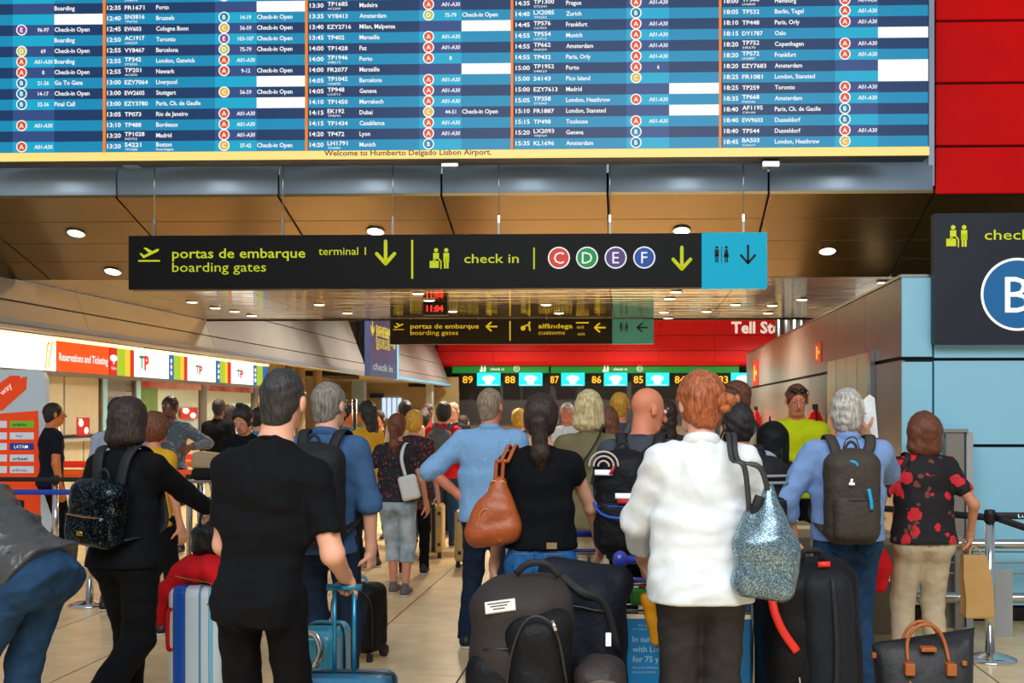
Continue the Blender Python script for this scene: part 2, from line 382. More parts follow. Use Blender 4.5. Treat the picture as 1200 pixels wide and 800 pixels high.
# ---------------------------------------------------------------- left side: sloped canopy, light band, ticket counters
wl = empty_struct('wall_left')
def canX(z): return -7.2 - .378 * (z - 2.62)
def canopy(ya, yb, zt, seams, step, par):
    ys = list(np.arange(ya, yb - .2, step)) + [yb]
    for a, b in zip(ys, ys[1:]):
        for z0, z1 in zip(seams, seams[1:]):
            if z0 >= zt: continue
            z1 = min(z1, zt); A, B, g = canX(z0 + .01), canX(z1 - .01), .006
            pymesh('canopy_panel', [(A, a + g, z0 + .01), (A, b - g, z0 + .01), (B, b - g, z1 - .01), (B, a + g, z1 - .01), (A - .05, a + g, z0 + .01), (A - .05, b - g, z0 + .01), (B - .05, b - g, z1 - .01), (B - .05, a + g, z1 - .01)],
                   [(0, 3, 2, 1)[::-1], (4, 7, 6, 5), (0, 1, 5, 4)[::-1], (2, 3, 7, 6)[::-1], (0, 4, 7, 3)[::-1], (1, 2, 6, 5)[::-1]], M('beige_panel'), par)
    V = []
    prof = [(canX(2.62) + .01, 2.64), (canX(2.62) + .03, 2.615), (canX(2.62) - .02, 2.585), (-7.32, 2.59), (-7.44, 2.62), (-7.44, 2.68)]
    for yy in (ya, yb): V += [(x, yy, z) for x, z in prof]
    n = len(prof); pymesh('canopy_lip', V, [(q, (q + 1) % n, n + (q + 1) % n, n + q) for q in range(n)] + [tuple(range(n))[::-1], tuple(range(n, 2 * n))], M('beige_panel'), par)
    box('lip_highlight', (canX(2.62) + .012, ya, 2.645), (canX(2.62) + .02, yb, 2.70), M('lip_blue') if ya < 33 else mat('lip_glow', (90, 170, 230), .3, emit=.6), par)  # highlight along the lip put into a blue strip; glows on the far canopy
    pymesh('canopy_core', [(canX(2.6) - .06, ya, 2.6), (canX(2.6) - .06, yb, 2.6), (canX(zt) - .06, yb, zt), (canX(zt) - .06, ya, zt)], [(0, 1, 2, 3)], M('dark_joint'), par)
    pymesh('canopy_end', [(canX(2.6) - .01, yb + .01, 2.6), (-8.9, yb + .01, 2.6), (-8.9, yb + .01, zt), (canX(zt) - .01, yb + .01, zt)], [(0, 1, 2, 3)], M('dark_joint'), par)
seams = [2.62, 2.93, 3.48, 4.12, 4.8, 5.6]
canopy(10.0, YM1, ZM + .0, seams, 4.6, wl)
canopy(YM1, 30.2, 5.6, seams, 5.5, wl)
canopy(33.6, 44.0, 5.6, seams, 5.2, wl)
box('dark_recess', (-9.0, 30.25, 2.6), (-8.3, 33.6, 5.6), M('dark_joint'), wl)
# light band
XB = -7.5
band = thing('illuminated_sign_band', 'long glowing sign band above the left ticket counters with airline logos', 'sign')
def yb_(px): return WX(px, 482, XB).y
zb0, zb1 = 2.147, 2.545
WHT = mat('band_white', (255, 250, 242), .5, emit=1.5); ORG = mat('band_orange', (250, 82, 8), .5, emit=1.05); RDD = mat('band_red', (225, 30, 20), .5, emit=1.0)
LIM = mat('band_lime', (175, 205, 40), .5, emit=1.0); YEL = mat('band_yellow', (255, 200, 50), .5, emit=1.1); BLU = mat('band_blue', (0, 110, 190), .5, emit=.9); NVY = mat('band_navy', (30, 30, 40), .5, emit=.3)
segs = [(-60, 66, WHT), (66, 128, ORG), (128.6, 137.5, RDD), (137.5, 147, LIM), (147, 153, YEL), (153, 157.5, RDD), (157.5, 177, WHT), (177.6, 198, WHT), (198, 204, BLU), (204, 212, LIM), (212, 216, YEL), (216, 220, RDD),
        (220, 253, WHT), (253, 258, BLU), (258, 264, LIM), (264, 267, YEL), (267, 271, RDD), (271, 297, WHT), (297, 301, BLU), (301, 308, LIM), (308, 314, BLU)]
for a, b, m_ in segs:
    box('light_panel', (XB - .25, yb_(a) + .01, zb0), (XB, yb_(b) - .01, zb1), m_, band)
box('light_strip', (XB - .10, yb_(-60), zb1 + .010), (XB + .02, yb_(314), zb1 + .045), mat('strip_emit', (255, 214, 150), .5, emit=2.4), band)
box('band_frame', (XB - .27, yb_(-60), zb0 - .05), (XB + .01, yb_(314), zb0 - .002), M('steel_dull'), band)
def onband(px): # plane facing +x; right on screen = +y
    return Print((XB, yb_(px), zb0), (0, 1, 0), (0, 0, 1), .004)
H_ = zb1 - zb0
p = onband(69); L_ = yb_(126) - yb_(69); p.text('Reservations and Ticketing', 0, H_ * .36, H_ * .26, width=L_, bold=.02)
p.text('Sales', yb_(130.2) - yb_(69), H_ * .2, H_ * .12, width=yb_(136) - yb_(130)); p.disc(yb_(133) - yb_(69), H_ * .62, .12, n=12, ry=.05); p.rect(yb_(132.3) - yb_(69), H_ * .4, yb_(134) - yb_(69), H_ * .6)
p.build('lettering', M('led_white'), band)
p = onband(52); dl = yb_(62) - yb_(52); p.line([(dl * .1, H_ * .1), (dl * .35, H_ * .85), (dl * .6, H_ * .9)], dl * .16); p.line([(dl * .45, H_ * .12), (dl * .7, H_ * .6), (dl * .9, H_ * .92)], dl * .16); p.build('logo', mat('logo_gold', (215, 180, 20), .5, emit=.8), band)
for px, k2 in ((163, 1.15), (229, .8), (277, .8)):
    p = onband(px); p.text('T', 0, H_ * .35, H_ * .4 * k2, width=(yb_(px + 5) - yb_(px)) * k2, bold=.04); p.build('logo', mat('logo_green', (0, 140, 70), .5, emit=.5), band)
    p = onband(px + 5 * k2); p.text('P', 0, H_ * .3, H_ * .45 * k2, width=(yb_(px + 5) - yb_(px)) * k2, bold=.05); p.build('logo', mat('logo_red', (215, 30, 30), .5, emit=.7), band)
for px in (199, 254.5, 297.5):
    p = onband(px); d_ = yb_(px + 3) - yb_(px)
    for q in (.25, .5, .75): p.disc(d_ * .5, H_ * q, d_ * .4, n=8, ry=.04)
    p.build('pictogram', M('white_print'), band)
# counters wall
XC = -7.72
def yc(px): return WX(px, 482, XC).y
def zc(px, py): return WX(px, py, XC).z
for a, b in ((-40, 48), (49, 75), (75.6, 116)):
    box('wall_panel', (XC - .1, yc(a) + .015, 1.30), (XC, yc(b) - .015, 2.14), M('beige_wall'), wl)
for a, b in ((-40, 20), (20.5, 58), (58.5, 96), (96.5, 130), (130.5, 180), (180.5, 236), (237, 262), (262.5, 297), (297.5, 330)):
    box('counter_panel', (XC - .1, yc(a) + .012, .06), (XC + .02, yc(b) - .012, 1.20), M('beige_wall'), wl)
box('counter_ledge', (XC - .1, yc(-40), 1.21), (XC + .16, yc(330), 1.25), M('mid_grey'), wl)
box('kick_board', (XC - .1, yc(-40), 0), (XC, yc(330), .055), M('dark_joint'), wl)
box('wall_core', (-8.6, yc(-40), 0), (-8.5, yc(330), 2.74), M('beige_wall'), wl)
for a, b in ((117, 118.5), (156.5, 158), (236, 240.5), (297, 300)):
    box('window_post', (XC - .12, yc(a), 1.25), (XC + .03, yc(b), 2.14), M('steel_dull'), wl)
box('window_post', (XC - .12, yc(119), 1.25), (XC + .02, yc(124.5), 2.14), M('blue_wall'), wl); box('window_post', (XC - .12, yc(158.5), 1.25), (XC + .02, yc(163.5), 2.14), M('blue_wall'), wl)
for q in range(9): box('shutter_slat', (XC - .08, yc(125), 1.27 + q * .095), (XC - .02, yc(156), 1.27 + q * .095 + .085), M('steel_dull') if q % 3 else M('beige_panel'), wl)
for i, (a, b) in enumerate(((164, 235.5), (241, 296.5))):
    box('window_%d' % (i + 1), (XC - .06, yc(a), 1.26), (XC - .045, yc(b), 2.0), M('glass_pane'), struct=True)
    box('window_valance', (XC - .02, yc(a), 2.0), (XC + .01, yc(b), 2.13), mat('valance', (165, 40, 55), .6, col2=(200, 150, 150), scale=1.5), wl)
box('green_curtain', (XC - .043, yc(164), 1.27), (XC - .03, yc(187), 1.99), mat('curtain_green', (98, 128, 72), .8, noise=.12, scale=3, stretch=(1, 6, .3)), wl)
def poster(px, py, w_, h_, lab, col=(200, 28, 35)):
    c = WX(px, py, XC + .012); o = thing('wall_poster', lab, 'poster', (XC + .004, c.y, c.z)); 
    box('sheet', (0, -w_ / 2, -h_ / 2), (.006, w_ / 2, h_ / 2), mat('poster_%d' % col[0], col, .5, noise=.05), o)
    pr = Print((.006, 0, 0), (0, 1, 0), (0, 0, 1), .002); pr.disc(-w_ * .2, h_ * .2, w_ * .2, n=14, ry=.05); pr.disc(w_ * .22, -h_ * .2, w_ * .18, n=14, ry=.05); pr.rect(-w_ * .4, h_ * .38, -w_ * .1, h_ * .44); pr.build('print', M('white_print'), o)
poster(98, 500, .36, .26, 'red poster with white discs on the beige panel left of the shutter')
poster(121, 479, .16, .26, 'narrow red poster on the pale post beside the shutter', (190, 25, 45))
poster(222, 484, .75, .2, 'red and white poster on the glass right of the green curtain', (196, 30, 30))
poster(68, 500, .14, .22, 'small red poster near the man at the left edge', (192, 32, 30))
# deeper recess beyond the counters
box('recess_wall', (-12.2, 22.5, 0), (-12.0, 46, 2.74), M('yellow_wall'), wl)
for px in (340, 352, 372):
    c = WX(px, 470, -8.4); lathe('recess_column', [(.12, 0), (.12, 2.74)], (c.x, c.y, 0), M('yellow_wall'), wl, 16)

# back wall
bw = empty_struct('wall_back'); YR = 44.0
box('wall_core', (-13, YR + .9, 0), (9, YR + 1.1, 5.6), M('dark_wall'), bw)
box('beige_section', (-13, YR + .3, 0), (W(536, 470, YR).x, YR + .5, 3.0), M('yellow_wall'), bw)
for a in (448, 454, 460, 466):
    p0, p1 = W(a, 490, YR + .25), W(a + 4, 466, YR + .25)
    box('lit_window_strip', (p0.x, YR + .22, p0.z), (p1.x, YR + .28, p1.z), mat('window_day', (190, 215, 255), .5, emit=1.1), bw)
p0, p1 = W(434, 466, YR + .2), W(450, 461, YR + .2); box('dark_screen', (p0.x, YR + .1, p0.z), (p1.x, YR + .2, p1.z), mat('screen_navy', (20, 40, 80), .4), bw)
p0, p1 = W(412, 520, 40), W(426, 455, 40); box('pale_column', (p0.x, 40, 0), (p1.x, 40.5, 2.74), mat('pale_blue', (150, 175, 190), .5), bw)
p0, p1 = W(499, 520, 41), W(506, 455, 41); box('grey_column', (p0.x, 41, 0), (p1.x, 41.4, 2.74), M('mid_grey'), bw)
# red fascia over the check-in desks
xL = W(513, 400, YR).x; zr = [W(700, p, YR).z for p in (429, 411, 393, 372, 345)]
for j in range(4):
    for i in range(8):
        a, b = xL + i * 2.2, min(xL + (i + 1) * 2.2, 8.8)
        V = []
        fy = [(-.0, zr[j] + .01), (.0, zr[j + 1] - .01)] if j else [(.35, zr[0]), (.12, zr[0] + .08), (.02, zr[0] + .2), (0, zr[1] - .01)]
        for (yy, zz) in fy: V += [(a + .004, YR + yy, zz), (b - .004, YR + yy, zz)]
        V += [(a + .004, YR + .4, fy[-1][1]), (b - .004, YR + .4, fy[-1][1]), (a + .004, YR + .4, fy[0][1]), (b - .004, YR + .4, fy[0][1])]
        n = len(V) // 2; F = [(2 * q, 2 * q + 1, (2 * q + 3) % (2 * n), (2 * q + 2) % (2 * n)) for q in range(n)] + [tuple(range(0, 2 * n, 2)), tuple(range(1, 2 * n, 2))]
        pymesh('fascia_panel', V, F, M('red_bright'), bw)
c = W(857, 390, YR - .02); pr = Print((c.x, YR, c.z), lift=.03); pr.text('Tell Story', 0, 0, .44, bold=.03, squeeze=1.0); pr.build('lettering', M('white_print'), bw)

# right kiosk block
kb = empty_struct('wall_kiosk'); YK = 8.7
XK = W(1056, 400, YK).x; ZK = W(1056, 325, YK).z; YKE = 20.3; XKR = 5.2
zj = W(1075, 421, YK).z; zj2 = W(1120, 522, YK).z
box('kiosk_core', (XK + .03, YK + .03, 0), (XKR, YKE - .03, ZK - .02), M('dark_joint'), kb)
ysd = [YK, 10.05, 11.4, 13.1, 14.9, 17.6, YKE]
for a, b in zip(ysd, ysd[1:]):
    for z0, z1 in ((.10, zj), (zj + .02, ZK)):
        box('side_panel', (XK, a + .005, z0 + .006), (XK + .03, b - .005, z1 - .006), M('kiosk_bronze'), kb)
x1_ = W(1092, 400, YK).x
for a, b in ((XK, x1_), (x1_ + .012, x1_ + 1.35), (x1_ + 1.365, XKR)):
    rows = ((.12, zj - .02), (zj + .02, ZK)) if b <= x1_ else ((.12, zj2 - .012), (zj2 + .012, zj - .012), (zj + .012, ZK))
    for z0, z1 in rows: box('front_panel', (a + .002, YK - .02, z0), (b - .002, YK + .03, z1), M('blue_wall'), kb, bev=.003)
box('kick_board', (XK - .005, YK - .03, 0), (XKR, YK + .02, .10), M('dark_joint'), kb); box('kick_board', (XK - .005, YK, 0), (XK + .02, YKE, .10), M('dark_joint'), kb)
box('top_cap', (XK - .012, YK - .03, ZK), (XKR, YKE, ZK + .02), M('steel'), kb)
# framed glass panel, notices and extinguishers on the side wall
def ys(px): return WX(px, 482, XK).y
box('door_1', (XK - .03, ys(1023), .02), (XK - .002, ys(973), WX(1023, 412, XK).z), mat('door_glass', (206, 186, 144), .25, .1), struct=True)
for q in (.25, .5, .75): box('door_mullion', (XK - .036, ys(1023) + (ys(973) - ys(1023)) * q, .02), (XK - .028, ys(1023) + (ys(973) - ys(1023)) * q + .02, WX(1023, 412, XK).z), M('steel'), kb)
box('door_frame', (XK - .045, ys(1026), .0), (XK - .002, ys(1022.5), WX(1023, 410, XK).z), M('steel'), kb)
def notice(px, py, s, lab):
    c = WX(px, py, XK); o = thing('fire_notice', lab, 'sign', (XK - .004, c.y, c.z), 0, 'red fire notices on the bronze wall')
    box('plate', (-.01, -s, -s * .55), (0, s, s * .55), mat('notice_red', (200, 25, 15), .5, emit=.15), o)
    pr = Print((-.01, 0, 0), (0, -1, 0), (0, 0, 1), .002); pr.rect(-s * .6, -s * .35, 0, s * .35); pr.rect(s * .15, -s * .1, s * .6, s * .1); pr.build('symbol', mat('notice_yellow', (250, 190, 60), .5, emit=.3), o)
notice(960, 413, .20, 'red square fire notice above the framed glass panel on bronze wall'); notice(886, 437, .38, 'far red fire notice on bronze wall above the man with sunglasses on head')
def exting(px, lab):
    c = WX(px, 482, XK); o = thing('fire_extinguisher', lab, 'extinguisher', (XK - .10, c.y, .0))
    lathe('cylinder', [(.02, .9), (.085, .95), (.085, 1.52), (.06, 1.6), (.03, 1.64)], (0, 0, 0), M('red_panel'), o, 16); tube('hose', [(0, -.05, 1.64), (0, -.13, 1.4), (0, -.12, 1.1)], .014, M('black_plastic'), o); cbox('valve', (0, 0, 1.67), (.06, .05, .06), M('black_plastic'), o)
    cbox('wall_bracket', (.06, 0, 1.3), (.08, .06, .3), M('steel'), o)
exting(966, 'red fire extinguisher on the bronze wall behind the yellow shirt'); exting(893, 'farther red fire extinguisher on bronze wall left of the yellow shirt')
for k, px in enumerate((917, 928, 937)):
    c = W(px, 400, 24 + k); o = lathe('steel_column', [(.16, 0), (.16, 5.6)], (c.x, c.y, 0), M('steel'), None, 20); tag(o, ['polished steel column nearest the red lettered wall', 'middle polished steel column of three right of red wall', 'rightmost polished steel column above the kiosk wall'][k], 'column')
# ---------------------------------------------------------------- departures board
YD = 10.75
board = thing('departures_board', 'huge blue departures board listing flights, with yellow strip along its lower edge', 'flight board', (0, YD, 0))
Wb = lambda px, py: W(px, py, YD)
zr0 = Wb(600, 174.6).z; PZ = Wb(600, 162).z - zr0; NR = 17
xc = [Wb(p, 100).x for p in (-115, 122, 359, 600, 844, 1089)]
box('board_cabinet', (xc[0] - .3, .01, Wb(600, 186).z), (xc[-1], .26, zr0 + NR * PZ + .3), M('black_plastic'), board)
box('ticker_strip', (xc[0] - .3, -.002, Wb(600, 185).z), (xc[-1], .012, zr0 - .004), M('led_yellow'), board)
DATA = [
 [('', '', '', '', 'A', 'A01-A30', ''), ('',) * 7, ('', '', '', '', 'A', 'A01-A30', ''), ('', '', '', 'Barcelos', '', '', ''), ('', '', '', '', 'B', '32-36', 'Final Call'), ('', '', '', '', 'B', '14-17', 'Check-in Open'),
  ('', '', '', 'Seville', 'B', '21-26', 'Go To Gate'), ('', '', '', '', 'A', '8', 'Check-in Open'), ('', '', '', '', 'A', 'A01-A30', 'Boarding'), ('', '', '', '', 'D', '69', 'Check-in Open'), ('', '', '', 'Campos', '', '', 'Boarding'),
  ('', '', '', '', 'E', '96-97', 'Check-in Open'), ('', '', '', '', '', '', '#'), ('', '', '', '', '', '', 'Boarding'), ('', '', '', '', '', '', 'Final Call')],
 [('13:20', 'S4221', 'TP5288', 'Boston', 'C', '37-42', 'Check-in Open'), ('13:20', 'TP1028', 'S45752', 'Madrid', 'A', 'A01-A30', ''), ('13:10', 'TP488', '', 'Bordeaux', 'A', 'A01-A30', ''), ('13:05', 'TP073', '', 'Rio de Janeiro', 'A', 'A01-A30', ''),
  ('13:00', 'EZY3780', '', 'Paris, Ch. de Gaulle', '', '', '#'), ('13:00', 'EW2605', '', 'Stuttgart', 'C', '56-59', 'Check-in Open'), ('13:00', 'EZY7064', '', 'Liverpool', '', '', '#'), ('12:55', 'TP201', 'AC2002', 'Newark', 'A', '9-12', 'Check-in Open'),
  ('12:55', 'TP342', 'SY5055', 'London, Gatwick', 'A', 'A01-A30', ''), ('12:55', 'VY8467', '', 'Barcelona', 'D', '75-79', 'Check-in Open'), ('12:50', 'AC1917', 'UA6229', 'Toronto', 'E', '103-107', 'Check-in Open'), ('12:45', 'EW603', '', 'Cologne Bonn', 'C', '56-59', 'Check-in Open'),
  ('12:40', 'SN3816', 'TP6720', 'Brussels', 'B', '14-19', 'Check-in Open'), ('12:35', 'FR1671', '', 'Porto', '', '', '#'), ('12:30', 'TP1689', 'LH6876', 'Madeira', 'C', '', '')],
 [('14:20', 'LH1791', 'TP6083', 'Munich', 'B', '', ''), ('14:20', 'TP472', '', 'Lyon', 'A', 'A01-A30', ''), ('14:15', 'TP1434', '', 'Casablanca', 'A', 'A01-A30', ''), ('14:15', 'EK192', 'TP8791', 'Dubai', 'C', '44-51', 'Check-in Open'),
  ('14:10', 'TP1450', '', 'Marrakech', 'A', 'A01-A30', ''), ('14:05', 'TP948', 'LO4712', 'Geneva', 'A', 'A01-A30', ''), ('14:05', 'TP1042', 'UA6890', 'Barcelona', 'A', 'A01-A30', ''), ('14:00', 'FR2077', '', 'Marseille', '', '', '#'),
  ('14:00', 'TP1946', 'S48613', 'Porto', 'A', '8', ''), ('14:00', 'TP1428', '', 'Faz', 'A', 'A01-A30', ''), ('13:45', 'TP402', '', 'Marseille', 'A', 'A01-A30', ''), ('13:40', 'EZY2716', '', 'Milan, Malpensa', '', '', '#'),
  ('13:35', 'VY8413', '', 'Amsterdam', 'D', '75-79', 'Check-in Open'), ('13:30', 'TP1685', 'AC2309', 'Madeira', 'A', 'A01-A30', ''), ('13:30', 'TP1683', '', 'Funchal', '', '', '')],
 [('15:35', 'KL1696', '', 'Amsterdam', 'B', '', ''), ('15:20', 'LX2093', 'TP8769', 'Geneva', 'B', '', ''), ('15:15', 'TP498', '', 'Toulouse', 'A', 'A01-A30', ''), ('15:10', 'FR1887', '', 'London, Stansted', '', '', '#'),
  ('15:05', 'TP358', 'SY5043', 'London, Heathrow', 'A', 'A01-A30', ''), ('15:00', 'EZY7613', '', 'Madrid', '', '', '#'), ('15:00', 'S4143', '', 'Pico Island', 'C', '', ''), ('15:00', 'TP1952', 'S48623', 'Porto', 'A', '6', ''),
  ('14:55', 'TP432', '', 'Paris, Orly', 'A', 'A01-A30', ''), ('14:55', 'TP662', 'SN6234', 'Amsterdam', 'A', 'A01-A30', ''), ('14:55', 'TP554', 'LO4714', 'Munich', 'A', 'A01-A30', ''), ('14:45', 'TP576', 'CA7052', 'Frankfurt', 'A', 'A01-A30', ''),
  ('14:40', 'LX2085', 'TP6252', 'Zurich', 'B', '', ''), ('14:35', 'TP1300', 'S72341', 'Prague', 'A', 'A01-A30', ''), ('14:30', 'TP1016', '', 'Madrid', '', '', '')],
 [('18:45', 'BA503', 'CX6617', 'London, Heathrow', 'C', '', ''), ('18:40', 'TP544', '', 'Dusseldorf', 'A', 'A01-A30', ''), ('18:40', 'EW9603', '', 'Dusseldorf', 'B', '', ''), ('18:40', 'AF1195', 'CI9109', 'Paris, Ch. de Gaulle', 'B', '', ''),
  ('18:35', 'TP668', 'PI6046', 'Amsterdam', 'A', 'A01-A30', ''), ('18:25', 'TP259', '', 'Toronto', 'A', 'A01-A30', ''), ('18:25', 'FR1081', '', 'London, Stansted', '', '', '#'), ('18:20', 'EZY7683', '', 'Amsterdam', '', '', '#'),
  ('18:20', 'TP572', 'LH6887', 'Frankfurt', 'A', 'A01-A30', ''), ('18:20', 'TP752', 'S45670', 'Copenhagen', 'A', 'A01-A30', ''), ('18:15', 'DY1787', '', 'Oslo', '', '', '#'), ('18:10', 'TP448', '', 'Paris, Orly', 'A', 'A01-A30', ''),
  ('18:05', 'TP532', '', 'Berlin, Tegel', 'A', 'A01-A30', ''), ('18:00', 'TP560', 'LH6840', 'Hamburg', 'A', 'A01-A30', ''), ('17:55', 'TP360', '', 'London', '', '', '')]]
for c in range(5):
    X0, X1 = xc[c] + .02, xc[c + 1] - .012; u = (xc[c + 1] - xc[c]) / 243.0
    pr = Print((xc[c], 0, zr0), lift=.014); wh = Print((xc[c], 0, zr0), lift=.012); gate = {g: Print((xc[c], 0, zr0), lift=.013) for g in 'ABCDE'}; ring = Print((xc[c], 0, zr0), lift=.0125)
    for r in range(NR):
        cell = DATA[c][r] if r < len(DATA[c]) else ('',) * 7
        z0, z1 = zr0 + r * PZ, zr0 + (r + 1) * PZ - .0015; lt = r % 2 == 0
        box('display_row', (X0, 0, z0), (X1, .012, z1), M('led_cyan' if lt else 'led_navy'), board)
        g0 = Print((xc[c], 0, z0), lift=.002)
        box('gate_cell', (xc[c] + 133.8 * u, -.003, z0), (xc[c] + 183.5 * u, .001, z1), M('led_aqua' if lt else 'led_violet'), board)
        t, fl_, sub, city, g, gt, st = cell; y = r * PZ; h = PZ * .40; yt = y + PZ * .30; ys_ = y + PZ * (.44 if sub else .30)
        if t: pr.text(t, 4.5 * u, yt, h, width=16.5 * u, bold=.018); pr.text(fl_, 25.5 * u, ys_, h * .95, width=(4.0 * len(fl_)) * u, bold=.018)
        if sub: pr.text(sub, 25.8 * u, y + PZ * .08, h * .5, width=15 * u)
        if city: pr.text(city, (63.5 if c else 120 - 4.3 * len(city)) * u, ys_ if c == 1 and r == 0 else yt, h, bold=.016, squeeze=.93)
        if c == 1 and r == 0: pr.text('Ponta Delgada', 63.5 * u, y + PZ * .08, h * .5, bold=.01)
        if g: ring.disc(145 * u, y + PZ * .5, PZ * .52, n=20); gate[g].disc(145 * u, y + PZ * .5, PZ * .42, n=20); pr.text(g, 145 * u, y + PZ * .3, h, center=True, bold=.02)
        if gt: pr.text(gt, 171 * u, yt, h * .9, center=True, bold=.014, squeeze=.92, slant=.1 if gt[0] == 'A' else 0)
        if st == '#': box('status_cell', (xc[c] + 183.7 * u, -.004, z0), (X1, .0, z1), M('led_white'), board)
        elif st: pr.text(st, 184.5 * u, yt, h, bold=.018, squeeze=.95)
    made = [pr.build('lettering', M('led_white'), board), ring.build('gate_ring', M('led_white'), board)] + [gate[g].build('gate_disc', M('gate_' + g.lower()), board) for g in 'ABCDE']
    for o in made:
        if o: o['kind'] = 'stuff'
    if c: box('column_rule', (xc[c] - .012, -.004, zr0), (xc[c] + .012, .01, zr0 + NR * PZ), M('led_orange'), board)
p0 = Wb(380, 184); pr = Print((p0.x, 0, p0.z), lift=.006); pr.text('Welcome to Humberto Delgado Lisbon Airport.', 0, .012, .052, width=Wb(576, 184).x - p0.x, bold=.02); pr.build('lettering', M('led_brown'), board)
for px in (148, 525, 905):
    a = Wb(px, 186); box('mounting_bracket', (a.x - .08, .10, a.z - .05), (a.x + .08, .24, a.z), M('steel'), board)

# ---------------------------------------------------------------- long hanging sign
def wires(par, pts, z0, z1, y):
    for x in pts:
        w_ = tube('hanging_wire', [(x, y, z0 + .10), (x, y, z1)], .006, M('steel'), par, n=6, sm=False)
        cbox('wire_clamp', (x, y, z0 + .15), (.018, .018, .09), M('chrome'), par); cbox('wire_clamp', (x, y, z0 + .06), (.022, .03, .13), M('steel_dull'), par)
YS = 10.98
s1 = thing('hanging_sign', 'long black hanging sign for boarding gates and check in with turquoise end', 'sign', (0, YS, 0))
Ws = lambda px, py: W(px, py, YS)
zt, zb = Ws(500, 274.5).z, Ws(500, 338).z; xa, xb, xd = Ws(150.5, 300).x, Ws(822, 300).x, Ws(899, 300).x
box('sign_panel', (xa, 0, zb), (xb, .16, zt), M('sign_black'), s1, bev=.004); box('sign_panel', (xb + .003, -.004, zb - .005), (xd, .16, zt + .005), M('sign_teal'), s1, bev=.004, label='turquoise end panel with toilet symbols and arrow')
hh = zt - zb; sc = hh / 63.0
pr = Print((xa, 0, zb), lift=.005); X = lambda px: Ws(px, 300).x - xa; Yv = lambda py: (337.5 - py) * sc
pr.plane_icon(X(175), Yv(296.5), 12.2 * sc)
pr.text('portas de embarque', X(202), Yv(301), 11.2 * sc, width=X(358) - X(202), bold=.012)
pr.text('boarding gates', X(202), Yv(317), 11 * sc, width=X(312) - X(202), bold=.002)
pr.text('terminal 1', X(373.5), Yv(298), 9 * sc, width=X(429) - X(373.5), bold=.004)
pr.arrow(X(452), Yv(295.5), 26 * sc); pr.rect(X(482), Yv(326), X(484.3), Yv(281)); pr.checkin_icon(X(515.5), Yv(303), 12.5 * sc)
pr.text('check in', X(544), Yv(308), 10.5 * sc, width=X(608) - X(544), bold=.008); pr.rect(X(625), Yv(315.5), X(626.8), Yv(290.5)); pr.arrow(X(799), Yv(303.5), 25 * sc)
pr.build('lettering', M('lime'), s1)
DC = {'C': (222, 62, 45), 'D': (0, 152, 70), 'E': (92, 62, 130), 'F': (20, 78, 170)}
rg = Print((xa, 0, zb), lift=.005); lt_ = Print((xa, 0, zb), lift=.009)
for ch, px in zip('CDEF', (655, 688, 721.5, 755)):
    q = Print((xa, 0, zb), lift=.007); q.disc(X(px), Yv(302.5), 11.3 * sc, n=32); q.build('letter_disc', mat('disc_' + ch, DC[ch], .5, emit=.25), s1)
    rg.disc(X(px), Yv(302.5), 12.8 * sc, n=32); lt_.text(ch, X(px), Yv(309.2), 13.4 * sc, center=True)
rg.build('disc_ring', M('white_print'), s1); lt_.build('letter', M('white_print'), s1)
pr = Print((xa, -.004, zb), lift=.005); pr.wc_icon(X(845.5), Yv(299.5), 10 * sc); pr.arrow(X(876.5), Yv(299.5), 20 * sc, w=2.6 * sc); pr.build('lettering', M('black_print'), s1)
wires(s1, [Ws(p, 260).x for p in (177, 328.5, 458.5, 583.5, 714.5, 872)], zt, Ws(300, 165).z, .08)

# second sign at the end of the mirror ceiling
Y2 = 18.9
s2 = thing('hanging_sign', 'smaller black sign for gates and customs under the mirror ceiling', 'sign', (0, Y2, 0)); W2 = lambda px, py: W(px, py, Y2)
zt, zb = W2(600, 374).z, W2(600, 403).z; xa, xb, xd = W2(457, 390).x, W2(717.5, 390).x, W2(766, 390).x; sc = (zt - zb) / 29
box('sign_panel', (xa, 0, zb), (xb, .12, zt), M('sign_black'), s2); box('sign_panel', (xb, 0, zb), (xd, .12, zt), mat('teal_dim', (40, 120, 125), .4, emit=.15), s2, label='dull teal end panel with toilet symbols')
pr = Print((xa, 0, zb), lift=.005); X = lambda px: W2(px, 390).x - xa; Yv = lambda py: (403 - py) * sc
pr.plane_icon(X(467), Yv(382), 6 * sc); pr.text('portas de embarque', X(481), Yv(384.5), 5.4 * sc, width=X(561) - X(481), bold=.01); pr.text('boarding gates', X(481), Yv(392), 5.2 * sc, width=X(537) - X(481))
pr.arrow(X(576), Yv(382.5), 12 * sc, 'left'); pr.rect(X(597), Yv(399), X(598.4), Yv(376)); pr.disc(X(613), Yv(384.5), 2.8 * sc); pr.line([(X(613), Yv(383)), (X(620), Yv(380)), (X(621), Yv(387))], 1.8 * sc); pr.disc(X(620.5), Yv(378), 1.4 * sc)
pr.text('alfândega', X(631), Yv(384.5), 5.2 * sc, width=X(671) - X(631), bold=.01); pr.text('customs', X(631), Yv(392), 5 * sc, width=X(662) - X(631)); pr.arrow(X(703), Yv(384), 12 * sc, 'left'); pr.rect(X(675), Yv(379), X(690), Yv(377.5)); pr.text('exit', X(676), Yv(385), 4 * sc); pr.text('exit', X(677), Yv(393), 4 * sc)
pr.build('lettering', M('lime_dim'), s2)
pr = Print((xa, 0, zb), lift=.005); pr.wc_icon(X(731), Yv(383), 6 * sc); pr.arrow(X(753), Yv(384), 12 * sc, 'left'); pr.build('lettering', M('black_print'), s2)
for px in (480, 560, 640, 720, 755): cbox('ceiling_hanger', (W2(px, 380).x, .06, zt + .02), (.02, .02, .05), M('steel'), s2)
